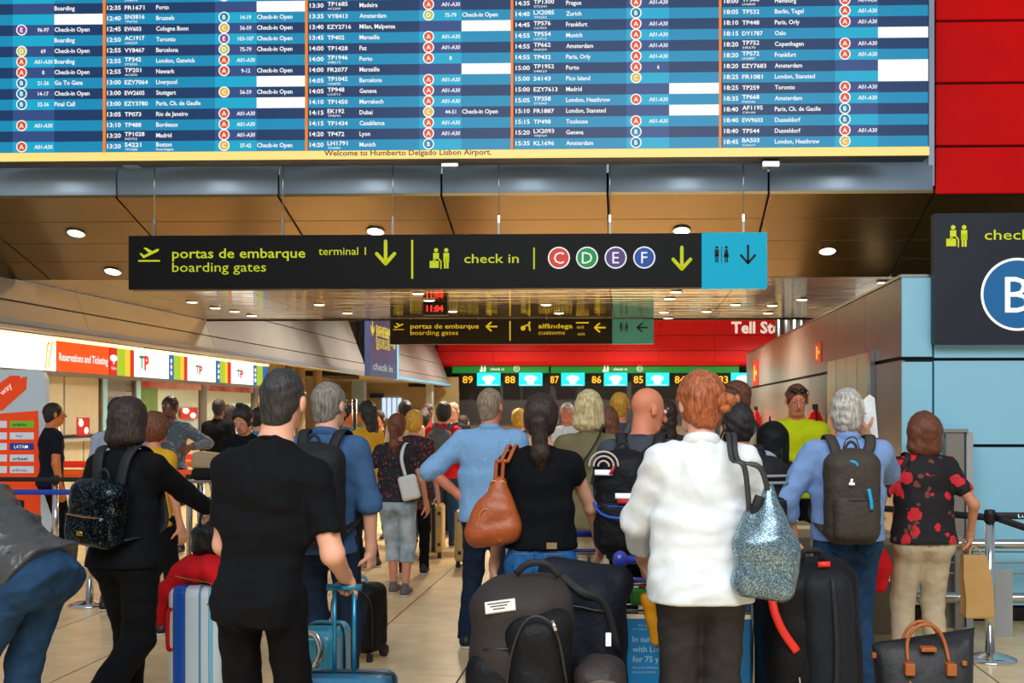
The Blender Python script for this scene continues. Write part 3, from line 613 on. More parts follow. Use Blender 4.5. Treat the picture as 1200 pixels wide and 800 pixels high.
# blue side panel seen from its face
XP = -5.9
a, b = WX(433.5, 440, XP), WX(465.5, 445, XP)
zpt = 5.0
sp = thing('side_sign', 'tall blue sign panel with yellow lettering hanging left of the customs sign', 'sign', (XP, 0, 0))
box('sign_panel', (-.12, a.y, a.z), (0, b.y, zpt), mat('sign_indigo', (56, 66, 110), .35, emit=.12), sp); box('light_edge', (-.12, b.y, a.z), (.004, b.y + .12, zpt - 1.1), mat('edge_blue', (90, 190, 240), .4, emit=.8), sp)
zz = lambda px, py: WX(px, py, XP).z
pr = Print((0, a.y, 0), (0, 1, 0), (0, 0, 1), .006); L_ = b.y - a.y; h0 = zz(440, 390)
pr.text('portas de', L_ * .2, zz(445, 388), .18, width=L_ * .78, bold=.02); pr.text('embarque', L_ * .2, zz(445, 394), .18, width=L_ * .78, bold=.02); pr.text('boarding', L_ * .2, zz(445, 402), .16, width=L_ * .72); pr.text('gates', L_ * .2, zz(445, 408), .16, width=L_ * .5); pr.arrow(L_ * .08, zz(436, 382), .4, w=.07)
pr.build('lettering', M('lime_dim'), sp)
pr = Print((0, a.y, 0), (0, 1, 0), (0, 0, 1), .006); pr.text('check in', L_ * .1, zz(445, 434), .17, width=L_ * .7); pr.build('lettering', mat('pale_print', (170, 190, 210), .5, emit=.2), sp)
tube('hanging_rod', [(-.06, a.y + 1, zpt), (-.06, a.y + 1, 5.6)], .02, M('steel'), sp, sm=False); tube('hanging_rod', [(-.06, b.y - 1, zpt), (-.06, b.y - 1, 5.6)], .02, M('steel'), sp, sm=False)
# clock
c0, c1 = W(495.5, 369, 16.0), W(524, 353.5, 16.0)
ck = thing('digital_clock', 'black ceiling clock with glowing red digits 11:04', 'clock', (0, 16.0, 0)); box('case', (c0.x, 0, c0.z), (c1.x, .14, c1.z), M('sign_black'), ck, bev=.004)
box('ceiling_mount', ((c0.x + c1.x) / 2 - .04, .04, c1.z), ((c0.x + c1.x) / 2 + .04, .10, ZM), M('black_plastic'), ck)
pr = Print((c0.x, 0, c0.z), lift=.006); wd = c1.x - c0.x; pr.text('11:04', wd * .16, .05, .09, width=wd * .68, bold=.012); pr.build('lettering', mat('led_red', (255, 30, 20), .5, emit=3), ck)

# slate sign with B on the right
YS3 = 8.55; W3 = lambda px, py: W(px, py, YS3)
s3 = thing('check_in_sign', 'dark slate check in sign with a big white letter B in a blue disc', 'sign', (0, YS3, 0))
xa, zb, zt = W3(1095, 300).x, W3(1150, 403).z, W3(1150, 249.5).z; sc = W3(1101, 300).x - W3(1100, 300).x
box('sign_panel', (xa, 0, zb), (xa + 1.55, .10, zt), M('sign_slate'), s3, bev=.004)
for q in (.3, 1.2): cbox('wall_bracket', (xa + q, .115, 2.4), (.08, .03, .08), M('steel'), s3)
pr = Print((xa, 0, zb), lift=.005); pr.checkin_icon(26.5 * sc, (403 - 276) * sc, 13.5 * sc); pr.text('check in', 58.5 * sc, (403 - 280) * sc, 12 * sc, width=76 * sc, bold=.004); pr.build('lettering', M('lime'), s3)
q = Print((xa, 0, zb), lift=.005); q.disc(97 * sc, 58.5 * sc, 43 * sc, n=48); q.build('disc_ring', M('white_print'), s3)
q = Print((xa, 0, zb), lift=.008); q.disc(97 * sc, 58.5 * sc, 40 * sc, n=48); q.build('letter_disc', mat('disc_blue', (0, 100, 160), .5, emit=.15), s3)
q = Print((xa, 0, zb), lift=.011); q.text('B', 97 * sc, 37 * sc, 43 * sc, center=True, width=30 * sc); q.build('letter', M('white_print'), s3)

# ---------------------------------------------------------------- check-in row under the red fascia: green strips, numbers, screens, desks
YC2 = 44.3; Wc = lambda px, py: W(px, py, YC2)
GRN = mat('strip_green', (0, 118, 40), .5, emit=.45); SCR = mat('screen_cyan', (0, 200, 225), .5, emit=1.15); AMB = mat('amber', (235, 160, 20), .5, emit=1.0)
for a, b, lab in ((530, 643, 'green check in strip above desks 89 and 88'), (645.5, 866, 'green check in strip above desks 87 to 83')):
    p0, p1 = Wc(a, 437), Wc(b, 429.2); o = thing('counter_strip', lab, 'sign', (0, YC2, 0)); box('strip', (p0.x, 0, p0.z), (p1.x, .3, p1.z), GRN, o)
    pr = Print((0, 0, p0.z), lift=.02); k2 = .033
    for px in ((566,) if a < 600 else (710,)):
        X0 = Wc(px, 430).x; pr.checkin_icon(X0, .16, .13); pr.text('check in', X0 + .3, .1, .12); pr.disc(X0 + 1.35, .17, .12, .1); pr.text('D', X0 + 1.35, .12, .11, center=True)
    pr.build('lettering', M('white_print'), o)
nums = [('89', 549, 573), ('88', 598.5, 622), ('87', 651.5, 671.5), ('86', 700, 721.5), ('85', 749, 770.5), ('84', 797, 821), ('83', 848, 870)]
for i, (n_, pa, pb) in enumerate(nums):
    p0, p1 = Wc(pa - 9, 452), Wc(min(pa + 8.5, pb - 14.4), 437.5); o = thing('number_sign', 'black sign with amber number %s, %s from the left over the desks' % (n_, ORD[i]), 'sign', (0, YC2 - .1, 0)); box('panel', (p0.x, 0, p0.z), (p1.x, .12, p1.z), M('sign_black'), o); box('mounting', (p0.x + .1, .12, p0.z + .1), (p1.x - .1, 1.05, p1.z - .1), M('sign_black'), o)
    pr = Print((p0.x, 0, p0.z), lift=.012); pr.text(n_, .09, .11, .28, width=(p1.x - p0.x) * .68, bold=.01); pr.build('lettering', AMB, o)
    p0, p1 = Wc(pb - 13.6, 452), Wc(pb + 13.6, 436.8); o = thing('desk_screen', 'glowing cyan monitor beside desk number %s, %s from the left' % (n_, ORD[i]), 'screen', (0, YC2 - .1, 0)); box('screen', (p0.x, 0, p0.z), (p1.x, .1, p1.z), SCR, o); box('mounting', (p0.x + .1, .1, p0.z + .1), (p1.x - .1, 1.05, p1.z - .1), M('sign_black'), o)
    pr = Print((p0.x, 0, p0.z), lift=.012); wd = p1.x - p0.x; pr.disc(wd * .5, .3, .26, n=16, ry=.12); pr.disc(wd * .5, .15, .15, n=12, ry=.1); pr.rect(wd * .08, .03, wd * .92, .05); pr.build('picture', mat('screen_pic', (190, 245, 250), .5, emit=.9), o)
    c = Wc((pa + pb) / 2, 470); o = thing('check_in_desk', 'grey check-in desk under number %s, %s from the left' % (n_, ORD[i]), 'desk', (c.x, 43.0, 0)); cbox('body', (0, 0, .55), (1.3, .6, 1.1), M('steel_dull'), o, bev=.02); cbox('counter_top', (0, -.05, 1.12), (1.4, .75, .04), M('dark_wall'), o); cbox('baggage_scale', (.78, .3, .2), (.2, .9, .4), M('steel'), o)

# ---------------------------------------------------------------- stanchions and belts
def stanchion(x, y, lab, grp, col='chrome'):
    o = thing('stanchion', lab, 'stanchion', (x, y, 0), 0, grp)
    lathe('base', [(.17, 0), (.17, .012), (.12, .03), (.04, .045), (.03, .05)], (0, 0, 0), M(col), o); lathe('post', [(.031, .045), (.031, .90)], (0, 0, 0), M(col), o, 16)
    lathe('belt_head', [(.036, .90), (.036, .97), (.03, .98)], (0, 0, 0), M('black_plastic'), o, 16); return o
def belt(p, q, m_, lab, z=.925, sag=.0, hw=.026, t=None):
    p, q = np.array([*p, z]), np.array([*q, z]); pts = [p + (q - p) * s_ + np.array([0, 0, -sag * 4 * s_ * (1 - s_)]) for s_ in np.linspace(0, 1, 7)]
    o = sweep('belt', pts, .002, hw, m_, None, up=(0, 0, 1), n=6); tag(o, lab, 'queue belt'); return o
BB = mat('belt_blue', (20, 66, 175), .6); BK = mat('belt_black', (30, 28, 32), .6); BR = mat('belt_red', (235, 40, 20), .6, emit=.12); BO = mat('belt_orange', (255, 95, 20), .6, emit=.12)
def fxy(px, py): p = FL(px, py); return (p.x, p.y)
SP = {'a': fxy(65, 671), 'b': fxy(105, 709), 'c': fxy(22, 745), 'd': fxy(200, 683), 'e': fxy(236, 660), 'f': fxy(250, 648), 'g': fxy(263, 641), 'h': fxy(222, 668)}
LB = {'a': 'chrome stanchion behind the blue belt below the orange airline board', 'b': 'stanchion whose disc base shows left of the woman in black', 'c': 'stanchion at far left by the bending person, its base disc showing', 'd': 'bright chrome stanchion just right of the woman in black',
      'e': 'chrome stanchion nearest the orange belts, right of the woman in black', 'f': 'stanchion just left of the near man, third from the woman in black', 'g': 'farthest stanchion touching the outline of the near man', 'h': 'chrome stanchion between the woman in black and the black handbag'}
for k_, (x, y) in SP.items(): stanchion(x, y, LB[k_], 'queue stanchions on the left')
yb9 = SP['b'][1]
belt((-6.6, yb9), (SP['b'][0] - .03, yb9), BB, 'blue queue belt in front of the orange airline board', z=.945)
belt((-7.4, SP['a'][1]), (SP['a'][0] + .34, SP['a'][1] - .05), BK, 'black queue belt with white letters above the blue belt', z=.94)
q = Print((-6.9, SP['a'][1] - .002, .935), lift=.004); 
for i in range(5): q.text('STAR ALLIANCE', i * .42, 0, .016, width=.34)
q.build('lettering', M('white_print'), bpy.data.objects['belt.001'])
def pxy(px, Y): p = W(px, 500, Y); return (p.x, p.y)
for i, (a, b, Y, m_, z, lab) in enumerate([(150, 262, 16.2, BR, .95, 'farthest red queue belt in front of the counters'), (190, 258, 14.0, BO, .955, 'orange queue belt just below the red one, right of woman in black'),
                                     (70, 234, 12.2, BO, .93, 'lowest orange queue belt running behind the woman in black'), (72, 188, 14.3, BR, .93, 'middle red queue belt left of the woman in black')]):
    A, B = pxy(a, Y), pxy(b, Y); belt(A, B, m_, lab, z=z, hw=.05)
    for n_, P_ in (('left', A), ('right', B)):
        stanchion(P_[0] + (-.03 if n_ == 'left' else .03), P_[1], '%s end post of the %s' % (n_, lab.split(' queue')[0] + (' queue belt at the counters' if i == 0 else ' belt')) + (', set farther back' if i == 1 else ', near' if i == 2 else ''), 'posts of the orange and red belts', 'steel_dull')
rp = fxy(1160, 773); RX, RY = rp
stanchion(RX, RY, 'tall chrome stanchion by the brown paper bag at right', 'stanchion at right')
belt((RX + .03, RY), (RX + 1.5, RY), BK, 'black belt with printed name leading right from the right stanchion', z=.94)
belt((RX + .03, RY - .02), (RX + 1.2, RY - 1.2), BK, 'sagging black belt curving down from the right stanchion', z=.93, sag=.12)
belt((RX - .03, RY + .01), (RX - .75, RY + .9), BK, 'short black belt from right stanchion to the left', z=.93)
q = Print((RX + .18, RY - .003, .93), lift=.004); q.text('Lufthansa', 0, 0, .022, width=.2); q.build('lettering', M('white_print'), bpy.data.objects['belt.006'])
# tubular rails and gate pillar in front of the blue wall
rl = thing('guard_rail', 'double tubular steel guard rail in front of the light blue wall', 'rail', (0, 8.25, 0))
xa, xb = W(900, 650, 8.25).x, XKR
for zz_ in (W(1150, 637, 8.25).z, W(1150, 700, 8.25).z):
    tube('rail', [(xa, 0, zz_), (xb, 0, zz_)], .035 if zz_ > .4 else .04, M('steel'), rl, 12, sm=False)
for px in (905, 1052, 1125, 1260): c = W(px, 600, 8.25); cbox('upright', (c.x, .05, .36), (.05, .04, .72), M('steel_dull'), rl)
for zz_ in (.42, .50, .58): tube('thin_rail', [(xa, .06, zz_), (xb, .06, zz_)], .006, M('steel_dull'), rl, 6, sm=False)
p0, p1 = W(1163, 747, 8.05), W(1187, 667, 8.05)
o = thing('grey_panel', 'small blank grey panel behind the right stanchion', 'panel', (0, 8.05, 0)); box('plate', (p0.x, 0, p0.z), (p1.x, .03, p1.z), M('mid_grey'), o, bev=.004); cbox('bracket', ((p0.x + p1.x) / 2, .1, p1.z - .05), (.04, .18, .03), M('steel'), o); cbox('foot', ((p0.x + p1.x) / 2, .05, p0.z / 2), (.04, .04, p0.z), M('steel'), o)  # plain grey panel on a bracket and foot
c = W(1117, 600, 8.45); zt_ = W(1117, 506, 8.45).z
o = thing('gate_pillar', 'grey steel pillar with an arm beside the woman in the floral top', 'pillar', (c.x, 8.45, 0)); cbox('post', (0, 0, zt_ / 2), (.14, .12, zt_), M('steel_dull'), o, bev=.01); cbox('cap', (0, 0, zt_ + .012), (.18, .16, .025), M('steel'), o); cbox('arm', (-.2, 0, zt_ - .03), (.28, .04, .03), M('steel'), o); cbox('side_fin', (.11, 0, zt_ / 2), (.05, .1, zt_), M('mid_grey'), o)
for px, dz, lab in ((922, 612, 'beige metal ticket machine left of the old man in blue'), (1018, 622, 'brown metal cabinet between the old man and the floral woman')):
    c = W(px, dz, 7.9); o = thing('metal_cabinet', lab, 'cabinet', (c.x, 7.9, 0)); cbox('body', (0, 0, c.z / 2), (.34, .3, c.z), mat('cabinet_beige', (150, 132, 104), .4, .4), o, bev=.03); cbox('door', (0, -.155, c.z * .5), (.28, .012, c.z * .8), mat('cabinet_dark', (104, 92, 76), .4, .4), o, bev=.004); cbox('lock', (.1, -.165, c.z * .6), (.02, .012, .04), M('chrome'), o)

# airline board at left
YA = 11.7
o = thing('airline_board', 'white and orange display board listing airline names at left edge', 'display board', (0, YA, 0))
A = lambda px, py: W(px, py, YA)
z0_, z1_ = .12, A(20, 433).z
def outline(xl, yr0, yr1, r): return None
V = [(A(-60, 500).x, z0_), (A(60, 640).x, z0_), (A(53, 440).x, z1_ - .10), (A(50, 440).x, z1_ - .03), (A(42, 440).x, z1_), (A(-60, 440).x, z1_)]
pymesh('board_panel', [(x, 0, z) for x, z in V] + [(x, .08, z) for x, z in V], [tuple(range(6)), tuple(range(6, 12))[::-1]] + [(i, i + 6, (i + 1) % 6 + 6, (i + 1) % 6) for i in range(6)], mat('board_white', (196, 212, 220), .5, emit=.1), o)
cbox('foot', (A(0, 600).x, .04, .06), (1.0, .4, .12), M('steel_dull'), o)
P_ = Print((0, 0, 0), lift=.004); F_ = lambda px, py: (A(px, py).x, A(px, py).z)
P_.poly([F_(-60, 489), F_(-60, 700), F_(49, 700), F_(47.5, 559), F_(45, 481)]); P_.poly([F_(-60, 482), F_(3, 481), F_(31, 456), F_(32, 441), F_(26.5, 442), F_(25, 443.5), F_(23, 440), F_(12, 440), F_(-30, 470)]); P_.build('orange_field', mat('board_orange', (240, 70, 10), .5, emit=.25), o)
P_ = Print((0, 0, 0), lift=.007)
for j, py in enumerate((497, 510.5, 523, 536.5, 550)):
    P_.poly([F_(-12, py + 4), F_(8.5, py + 4), F_(8.5, py - 4), F_(-12, py - 4)])
    if j not in (0, 2): P_.poly([F_(12, py + 4), F_(40, py + 4), F_(40, py - 4), F_(12, py - 4)])
P_.build('name_plate', mat('plate_white', (215, 225, 235), .5, emit=.2), o)
for py, col, nm, t_ in ((497, (120, 190, 30), 'plate_green', 'airBaltic'), (523, (20, 60, 150), 'plate_navy', 'LATAM')):
    P_ = Print((0, 0, 0), lift=.007); P_.poly([F_(12, py + 4), F_(40, py + 4), F_(40, py - 4), F_(12, py - 4)]); P_.build('name_plate', mat(nm, col, .5, emit=.2), o)
P_ = Print((0, 0, 0), lift=.011); x0_ = F_(15, 500)[0]; k_ = .0076
P_.text('LATAM', x0_ + .02, F_(0, 525)[1], .035, width=.15, bold=.01); P_.build('lettering', M('white_print'), o)
q0 = A(2, 465); c4 = math.cos(R(42)); s4 = math.sin(R(42)); P_ = Print((q0.x, 0, q0.z), (c4, 0, s4), (-s4, 0, c4), .011); P_.text('rt', -.10, 0, .075, bold=.03); P_.text('way', .02, 0, .065, bold=0); P_.build('lettering', M('white_print'), o)
P_ = Print((0, 0, 0), lift=.011); P_.text('airBaltic', x0_, F_(0, 499)[1], .032, width=.16, bold=.01); P_.text('Azul', x0_ + .04, F_(0, 512)[1], .028); P_.text('orbest', x0_, F_(0, 539)[1], .036, width=.17, bold=.015); P_.text('airEuropa', x0_, F_(0, 552)[1], .028, width=.16); P_.build('lettering', mat('print_navy', (30, 60, 110), .6), o)
# ---------------------------------------------------------------- soft shapes: distance fields meshed by surface nets
def A3(p): return np.array(p, float)
def rx(a): c, s = math.cos(a), math.sin(a); return np.array([[1, 0, 0], [0, c, -s], [0, s, c]])
def ry_(a): c, s = math.cos(a), math.sin(a); return np.array([[c, 0, s], [0, 1, 0], [-s, 0, c]])
def rz_(a): c, s = math.cos(a), math.sin(a); return np.array([[c, -s, 0], [s, c, 0], [0, 0, 1]])
I3 = np.eye(3)
class Sdf:
    def __init__(s): s.pr = []; s.cuts = []; s.noise = None
    def _a(s, lo, hi, fn, k, op): s.pr.append((A3(lo), A3(hi), fn, k, op)); return s
    def cone(s, a, b, ra, rb, k=.02, op='u', end=None):
        a, b = A3(a), A3(b); ba = b - a; L = ba.dot(ba) + 1e-12; m_ = max(ra, rb)
        def fn(X, Y, Z):
            px, py, pz = X - a[0], Y - a[1], Z - a[2]
            t = np.clip((px * ba[0] + py * ba[1] + pz * ba[2]) / L, 0, 1)
            d = np.sqrt((px - t * ba[0]) ** 2 + (py - t * ba[1]) ** 2 + (pz - t * ba[2]) ** 2) - (ra + (rb - ra) * t)
            if end is not None:
                u = ba / math.sqrt(L); d = np.maximum(d, px * u[0] + py * u[1] + pz * u[2] - math.sqrt(L) * end)
            return d
        return s._a(np.minimum(a, b) - m_, np.maximum(a, b) + m_, fn, k, op)
    def ell(s, c, r, Rm=I3, k=.02, op='u'):
        c, r = A3(c), A3(r)
        def fn(X, Y, Z):
            p = [X - c[0], Y - c[1], Z - c[2]]; q = [sum(Rm[j][i] * p[j] for j in range(3)) for i in range(3)] if Rm is not I3 else p
            k0 = np.sqrt(sum((q[i] / r[i]) ** 2 for i in range(3))) + 1e-9; k1 = np.sqrt(sum((q[i] / r[i] ** 2) ** 2 for i in range(3))) + 1e-9
            return k0 * (k0 - 1) / k1
        m_ = r if Rm is I3 else np.abs(Rm) @ r
        return s._a(c - m_, c + m_, fn, k, op)
    def box(s, c, half, rad, Rm=I3, k=.02, op='u', bulge=0):
        c, hf = A3(c), A3(half)
        def fn(X, Y, Z):
            p = [X - c[0], Y - c[1], Z - c[2]]; q = [sum(Rm[j][i] * p[j] for j in range(3)) for i in range(3)] if Rm is not I3 else p
            g = [np.abs(q[i]) - hf[i] + rad for i in range(3)]
            d = np.sqrt(np.maximum(g[0], 0) ** 2 + np.maximum(g[1], 0) ** 2 + np.maximum(g[2], 0) ** 2) + np.minimum(np.maximum(np.maximum(g[0], g[1]), g[2]), 0) - rad
            if bulge: d = d - bulge * np.clip(1 - (q[0] / hf[0]) ** 2, 0, 1) * np.clip(1 - (q[2] / hf[2]) ** 2, 0, 1)
            return d
        m_ = hf + bulge if Rm is I3 else np.abs(Rm) @ (hf + bulge)
        return s._a(c - m_, c + m_, fn, k, op)
    def ecap(s, top, L, ra, rb, flat, Rm=I3, k=.03, rc=.03):
        top = A3(top)
        def fn(X, Y, Z):
            p = [X - top[0], Y - top[1], Z - top[2]]; q = [sum(Rm[j][i] * p[j] for j in range(3)) for i in range(3)] if Rm is not I3 else p
            t = np.clip(-q[2] / L, 0, 1); r = ra + (rb - ra) * t
            d = (np.sqrt(q[0] ** 2 + (q[1] / flat) ** 2) - r) * .85 + rc; dz = np.maximum(q[2], -L - q[2]) + rc
            return np.sqrt(np.maximum(d, 0) ** 2 + np.maximum(dz, 0) ** 2) + np.minimum(np.maximum(d, dz), 0) - rc
        bot = top + Rm @ A3((0, 0, -L)); m_ = max(ra, rb)
        return s._a(np.minimum(top, bot) - m_, np.maximum(top, bot) + m_, fn, k, 'u')
    def cut(s, n, c): n = A3(n); n = n / np.linalg.norm(n); s.cuts.append((n, c)); return s
    def cutp(s, n, p): n = A3(n); n = n / np.linalg.norm(n); s.cuts.append((n, n.dot(A3(p)))); return s
    def mesh(s, h, scale=1.0):
        us = [p for p in s.pr if p[4] == 'u']
        lo = np.min([p[0] for p in us], 0) - 3 * h - .012; hi = np.max([p[1] for p in us], 0) + 3 * h + .012
        n = np.ceil((hi - lo) / h).astype(int) + 1
        ax = [(lo[i] + h * np.arange(n[i])).astype(np.float32) for i in range(3)]
        D = np.full(n, .3, np.float32)
        for l, u, fn, k, op in s.pr:
            pad = k + 2.5 * h + .012
            i0 = np.maximum(np.floor((l - pad - lo) / h).astype(int), 0); i1 = np.minimum(np.ceil((u + pad - lo) / h).astype(int) + 1, n)
            if (i1 <= i0).any(): continue
            sl = tuple(slice(i0[i], i1[i]) for i in range(3))
            f = fn(ax[0][sl[0]][:, None, None], ax[1][sl[1]][None, :, None], ax[2][sl[2]][None, None, :]); d = D[sl]
            if op == 'u':
                q = np.clip(.5 + .5 * (d - f) / k, 0, 1); D[sl] = d + (f - d) * q - k * q * (1 - q)
            else:
                f = -f; q = np.clip(.5 - .5 * (d - f) / k, 0, 1); D[sl] = d + (f - d) * q + k * q * (1 - q)
        X, Y, Z = ax[0][:, None, None], ax[1][None, :, None], ax[2][None, None, :]
        if s.noise:
            a_, fr, ph = s.noise[:3]
            if len(s.noise) > 3:
                w1 = fr * (Z * .8 + X * .75 + Y * .4) + 1.9 * np.sin(fr * .37 * (X - .7 * Z) + ph); w2 = fr * (Z * .7 - X * .8 + Y * .3) + 1.7 * np.sin(fr * .31 * (X + .8 * Z) + ph * 2)
                D += a_ * ((np.abs(np.sin(w1)) ** .7 - .6) * (.55 + .45 * np.sin(fr * .21 * (X * 1.4 + Z) + ph * 2)) + (np.abs(np.sin(w2)) ** .7 - .6) * (.55 + .45 * np.cos(fr * .19 * (X * 1.4 - Z) + ph)) + .35 * np.sin(2.3 * w1) * np.sin(1.9 * w2))
            else: D += a_ * (np.sin(fr * (Z * 1.3 + X * .8) + ph + 2.2 * np.sin(fr * .45 * (X - Z * .5) + ph)) * np.sin(fr * .6 * (Y * 1.2 + X) + 1.7 * np.sin(fr * .5 * Z + ph)))
        for nn, c in s.cuts: D = np.maximum(D, X * nn[0] + Y * nn[1] + Z * nn[2] - c)
        D[0] = D[-1] = .1; D[:, 0] = D[:, -1] = .1; D[:, :, 0] = D[:, :, -1] = .1
        neg = D < 0; cd = n - 1; st = np.array([cd[1] * cd[2], cd[2], 1]); keys, poss, quads = [], [], []
        for a_ in range(3):
            sa = [slice(None)] * 3; sb = [slice(None)] * 3; sa[a_] = slice(0, -1); sb[a_] = slice(1, None)
            ij = np.argwhere(neg[tuple(sa)] != neg[tuple(sb)])
            if not len(ij): continue
            va = D[ij[:, 0], ij[:, 1], ij[:, 2]]; jb = ij.copy(); jb[:, a_] += 1; vb = D[jb[:, 0], jb[:, 1], jb[:, 2]]
            P = ij.astype(float); P[:, a_] += va / (va - vb)
            b_, c_ = (a_ + 1) % 3, (a_ + 2) % 3; q = []
            for db, dc in ((0, 0), (1, 0), (1, 1), (0, 1)):
                cc = ij.copy(); cc[:, b_] -= db; cc[:, c_] -= dc; kk = cc @ st; keys.append(kk); poss.append(P); q.append(kk)
            q = np.stack(q, 1); fl = va < 0; q[~fl] = q[~fl][:, ::-1]; quads.append(q[:, ::1])
        K = np.concatenate(keys); P = np.concatenate(poss); uq, inv = np.unique(K, return_inverse=True); cnt = np.bincount(inv)
        V = np.stack([np.bincount(inv, P[:, i]) / cnt for i in range(3)], 1); Q = np.searchsorted(uq, np.concatenate(quads))
        V = (lo + V * h) * scale
        return V, Q
    def build(s, name, h, m_, parent=None, scale=1.0, off=(0, 0, 0), **k):
        V, Q = s.mesh(h, scale); V = V - A3(off)
        me = bpy.data.meshes.new(name); me.vertices.add(len(V)); me.vertices.foreach_set('co', V.ravel().astype(np.float32))
        me.loops.add(Q.size); me.loops.foreach_set('vertex_index', Q.ravel().astype(np.int32)); me.polygons.add(len(Q))
        me.polygons.foreach_set('loop_start', np.arange(0, Q.size, 4, dtype=np.int32)); me.update(calc_edges=True); me.validate()
        return link(name, me, m_, parent, True, **k)

def ik(a, b, l1, l2, hint):
    a, b = A3(a), A3(b); v = b - a; D_ = np.linalg.norm(v)
    if D_ > (l1 + l2) * .995: b = a + v / D_ * (l1 + l2) * .995; v = b - a; D_ = np.linalg.norm(v)
    u = v / D_; x = (l1 * l1 - l2 * l2 + D_ * D_) / (2 * D_); y = math.sqrt(max(l1 * l1 - x * x, 0)); h_ = A3(hint); h_ = h_ - u * h_.dot(u); h_ /= np.linalg.norm(h_) + 1e-9
    return a + u * x + h_ * y, b

def add_hand(s, w_, d, nrm, side, grip=.35, rmin=.0085):
    """palm, four unequal bent fingers and a thumb off the side of the palm"""
    d = A3(d); d /= np.linalg.norm(d); nrm = A3(nrm); nrm = nrm - d * nrm.dot(d); nrm /= np.linalg.norm(nrm) + 1e-9; t = np.cross(nrm, d) * side
    Rm = np.stack([t, nrm, d], 1); s.box(w_ + d * .048, (.038, .014, .046), .013, Rm, .012)
    s.cone(w_ - d * .02, w_ + d * .02, .026, .024, .02)
    for i, (o, L) in enumerate(((.030, .070), (.010, .078), (-.010, .072), (-.029, .056))):
        p = w_ + d * .088 + t * o * .95; a_ = grip * .6
        for q, fr in enumerate((.42, .32, .26)):
            a_ += grip * (.5 if q == 0 else 1.0); v = d * math.cos(a_) + nrm * math.sin(a_) + t * o * .6 * max(0, 1 - grip); v /= np.linalg.norm(v)
            e = p + v * L * fr; s.cone(p, e, rmin * (1.08 - .1 * q), rmin * (1 - .1 * q), .004); p = e
    p = w_ + d * .025 + t * .034; v = (t * .75 + d * .6 + nrm * (.2 + grip * .4)); v /= np.linalg.norm(v); e = p + v * .042; s.cone(p, e, .0125, .0105, .012)
    v2 = v * (1 - .3 * grip) + d * .4 + nrm * grip * .5; v2 /= np.linalg.norm(v2); s.cone(e, e + v2 * .032, .0105, .009, .006)

SK = {'a': mat('skin_light', (226, 164, 134), .55, noise=.06, scale=14), 'b': mat('skin_tan', (205, 138, 104), .55, noise=.06, scale=14), 'c': mat('skin_ruddy', (214, 128, 92), .55, noise=.06, scale=14), 'd': mat('skin_brown', (112, 66, 42), .5, noise=.06, scale=14), 'e': mat('skin_orange', (216, 122, 60), .55, noise=.06, scale=14)}
def hairm(n, c, c2): return mat(n, c, .5, col2=c2, scale=26, stretch=(3.2, 3.2, .5), bump=.5, bscale=42)
HB = hairm('hair_black', (16, 13, 13), (42, 32, 28)); HD = hairm('hair_dark_brown', (24, 15, 11), (54, 32, 21)); HBR = hairm('hair_brown', (84, 44, 24), (128, 70, 38)); HA = hairm('hair_auburn', (130, 62, 26), (186, 104, 56))
HG = hairm('hair_grey', (98, 92, 84), (150, 142, 130)); HW = hairm('hair_white', (150, 142, 132), (222, 216, 206)); HBL = hairm('hair_blond', (172, 148, 96), (232, 214, 164)); HY = hairm('hair_yellow', (190, 130, 30), (226, 172, 60)); HBZ = hairm('hair_buzz', (26, 23, 23), (58, 54, 52)); HS = hairm('hair_sandy', (120, 100, 78), (168, 148, 122))
EYW = mat('eye_white', (205, 198, 192), .4); EYD = mat('eye_dark', (30, 20, 14), .2); LIP = mat('lips', (168, 84, 74), .5)

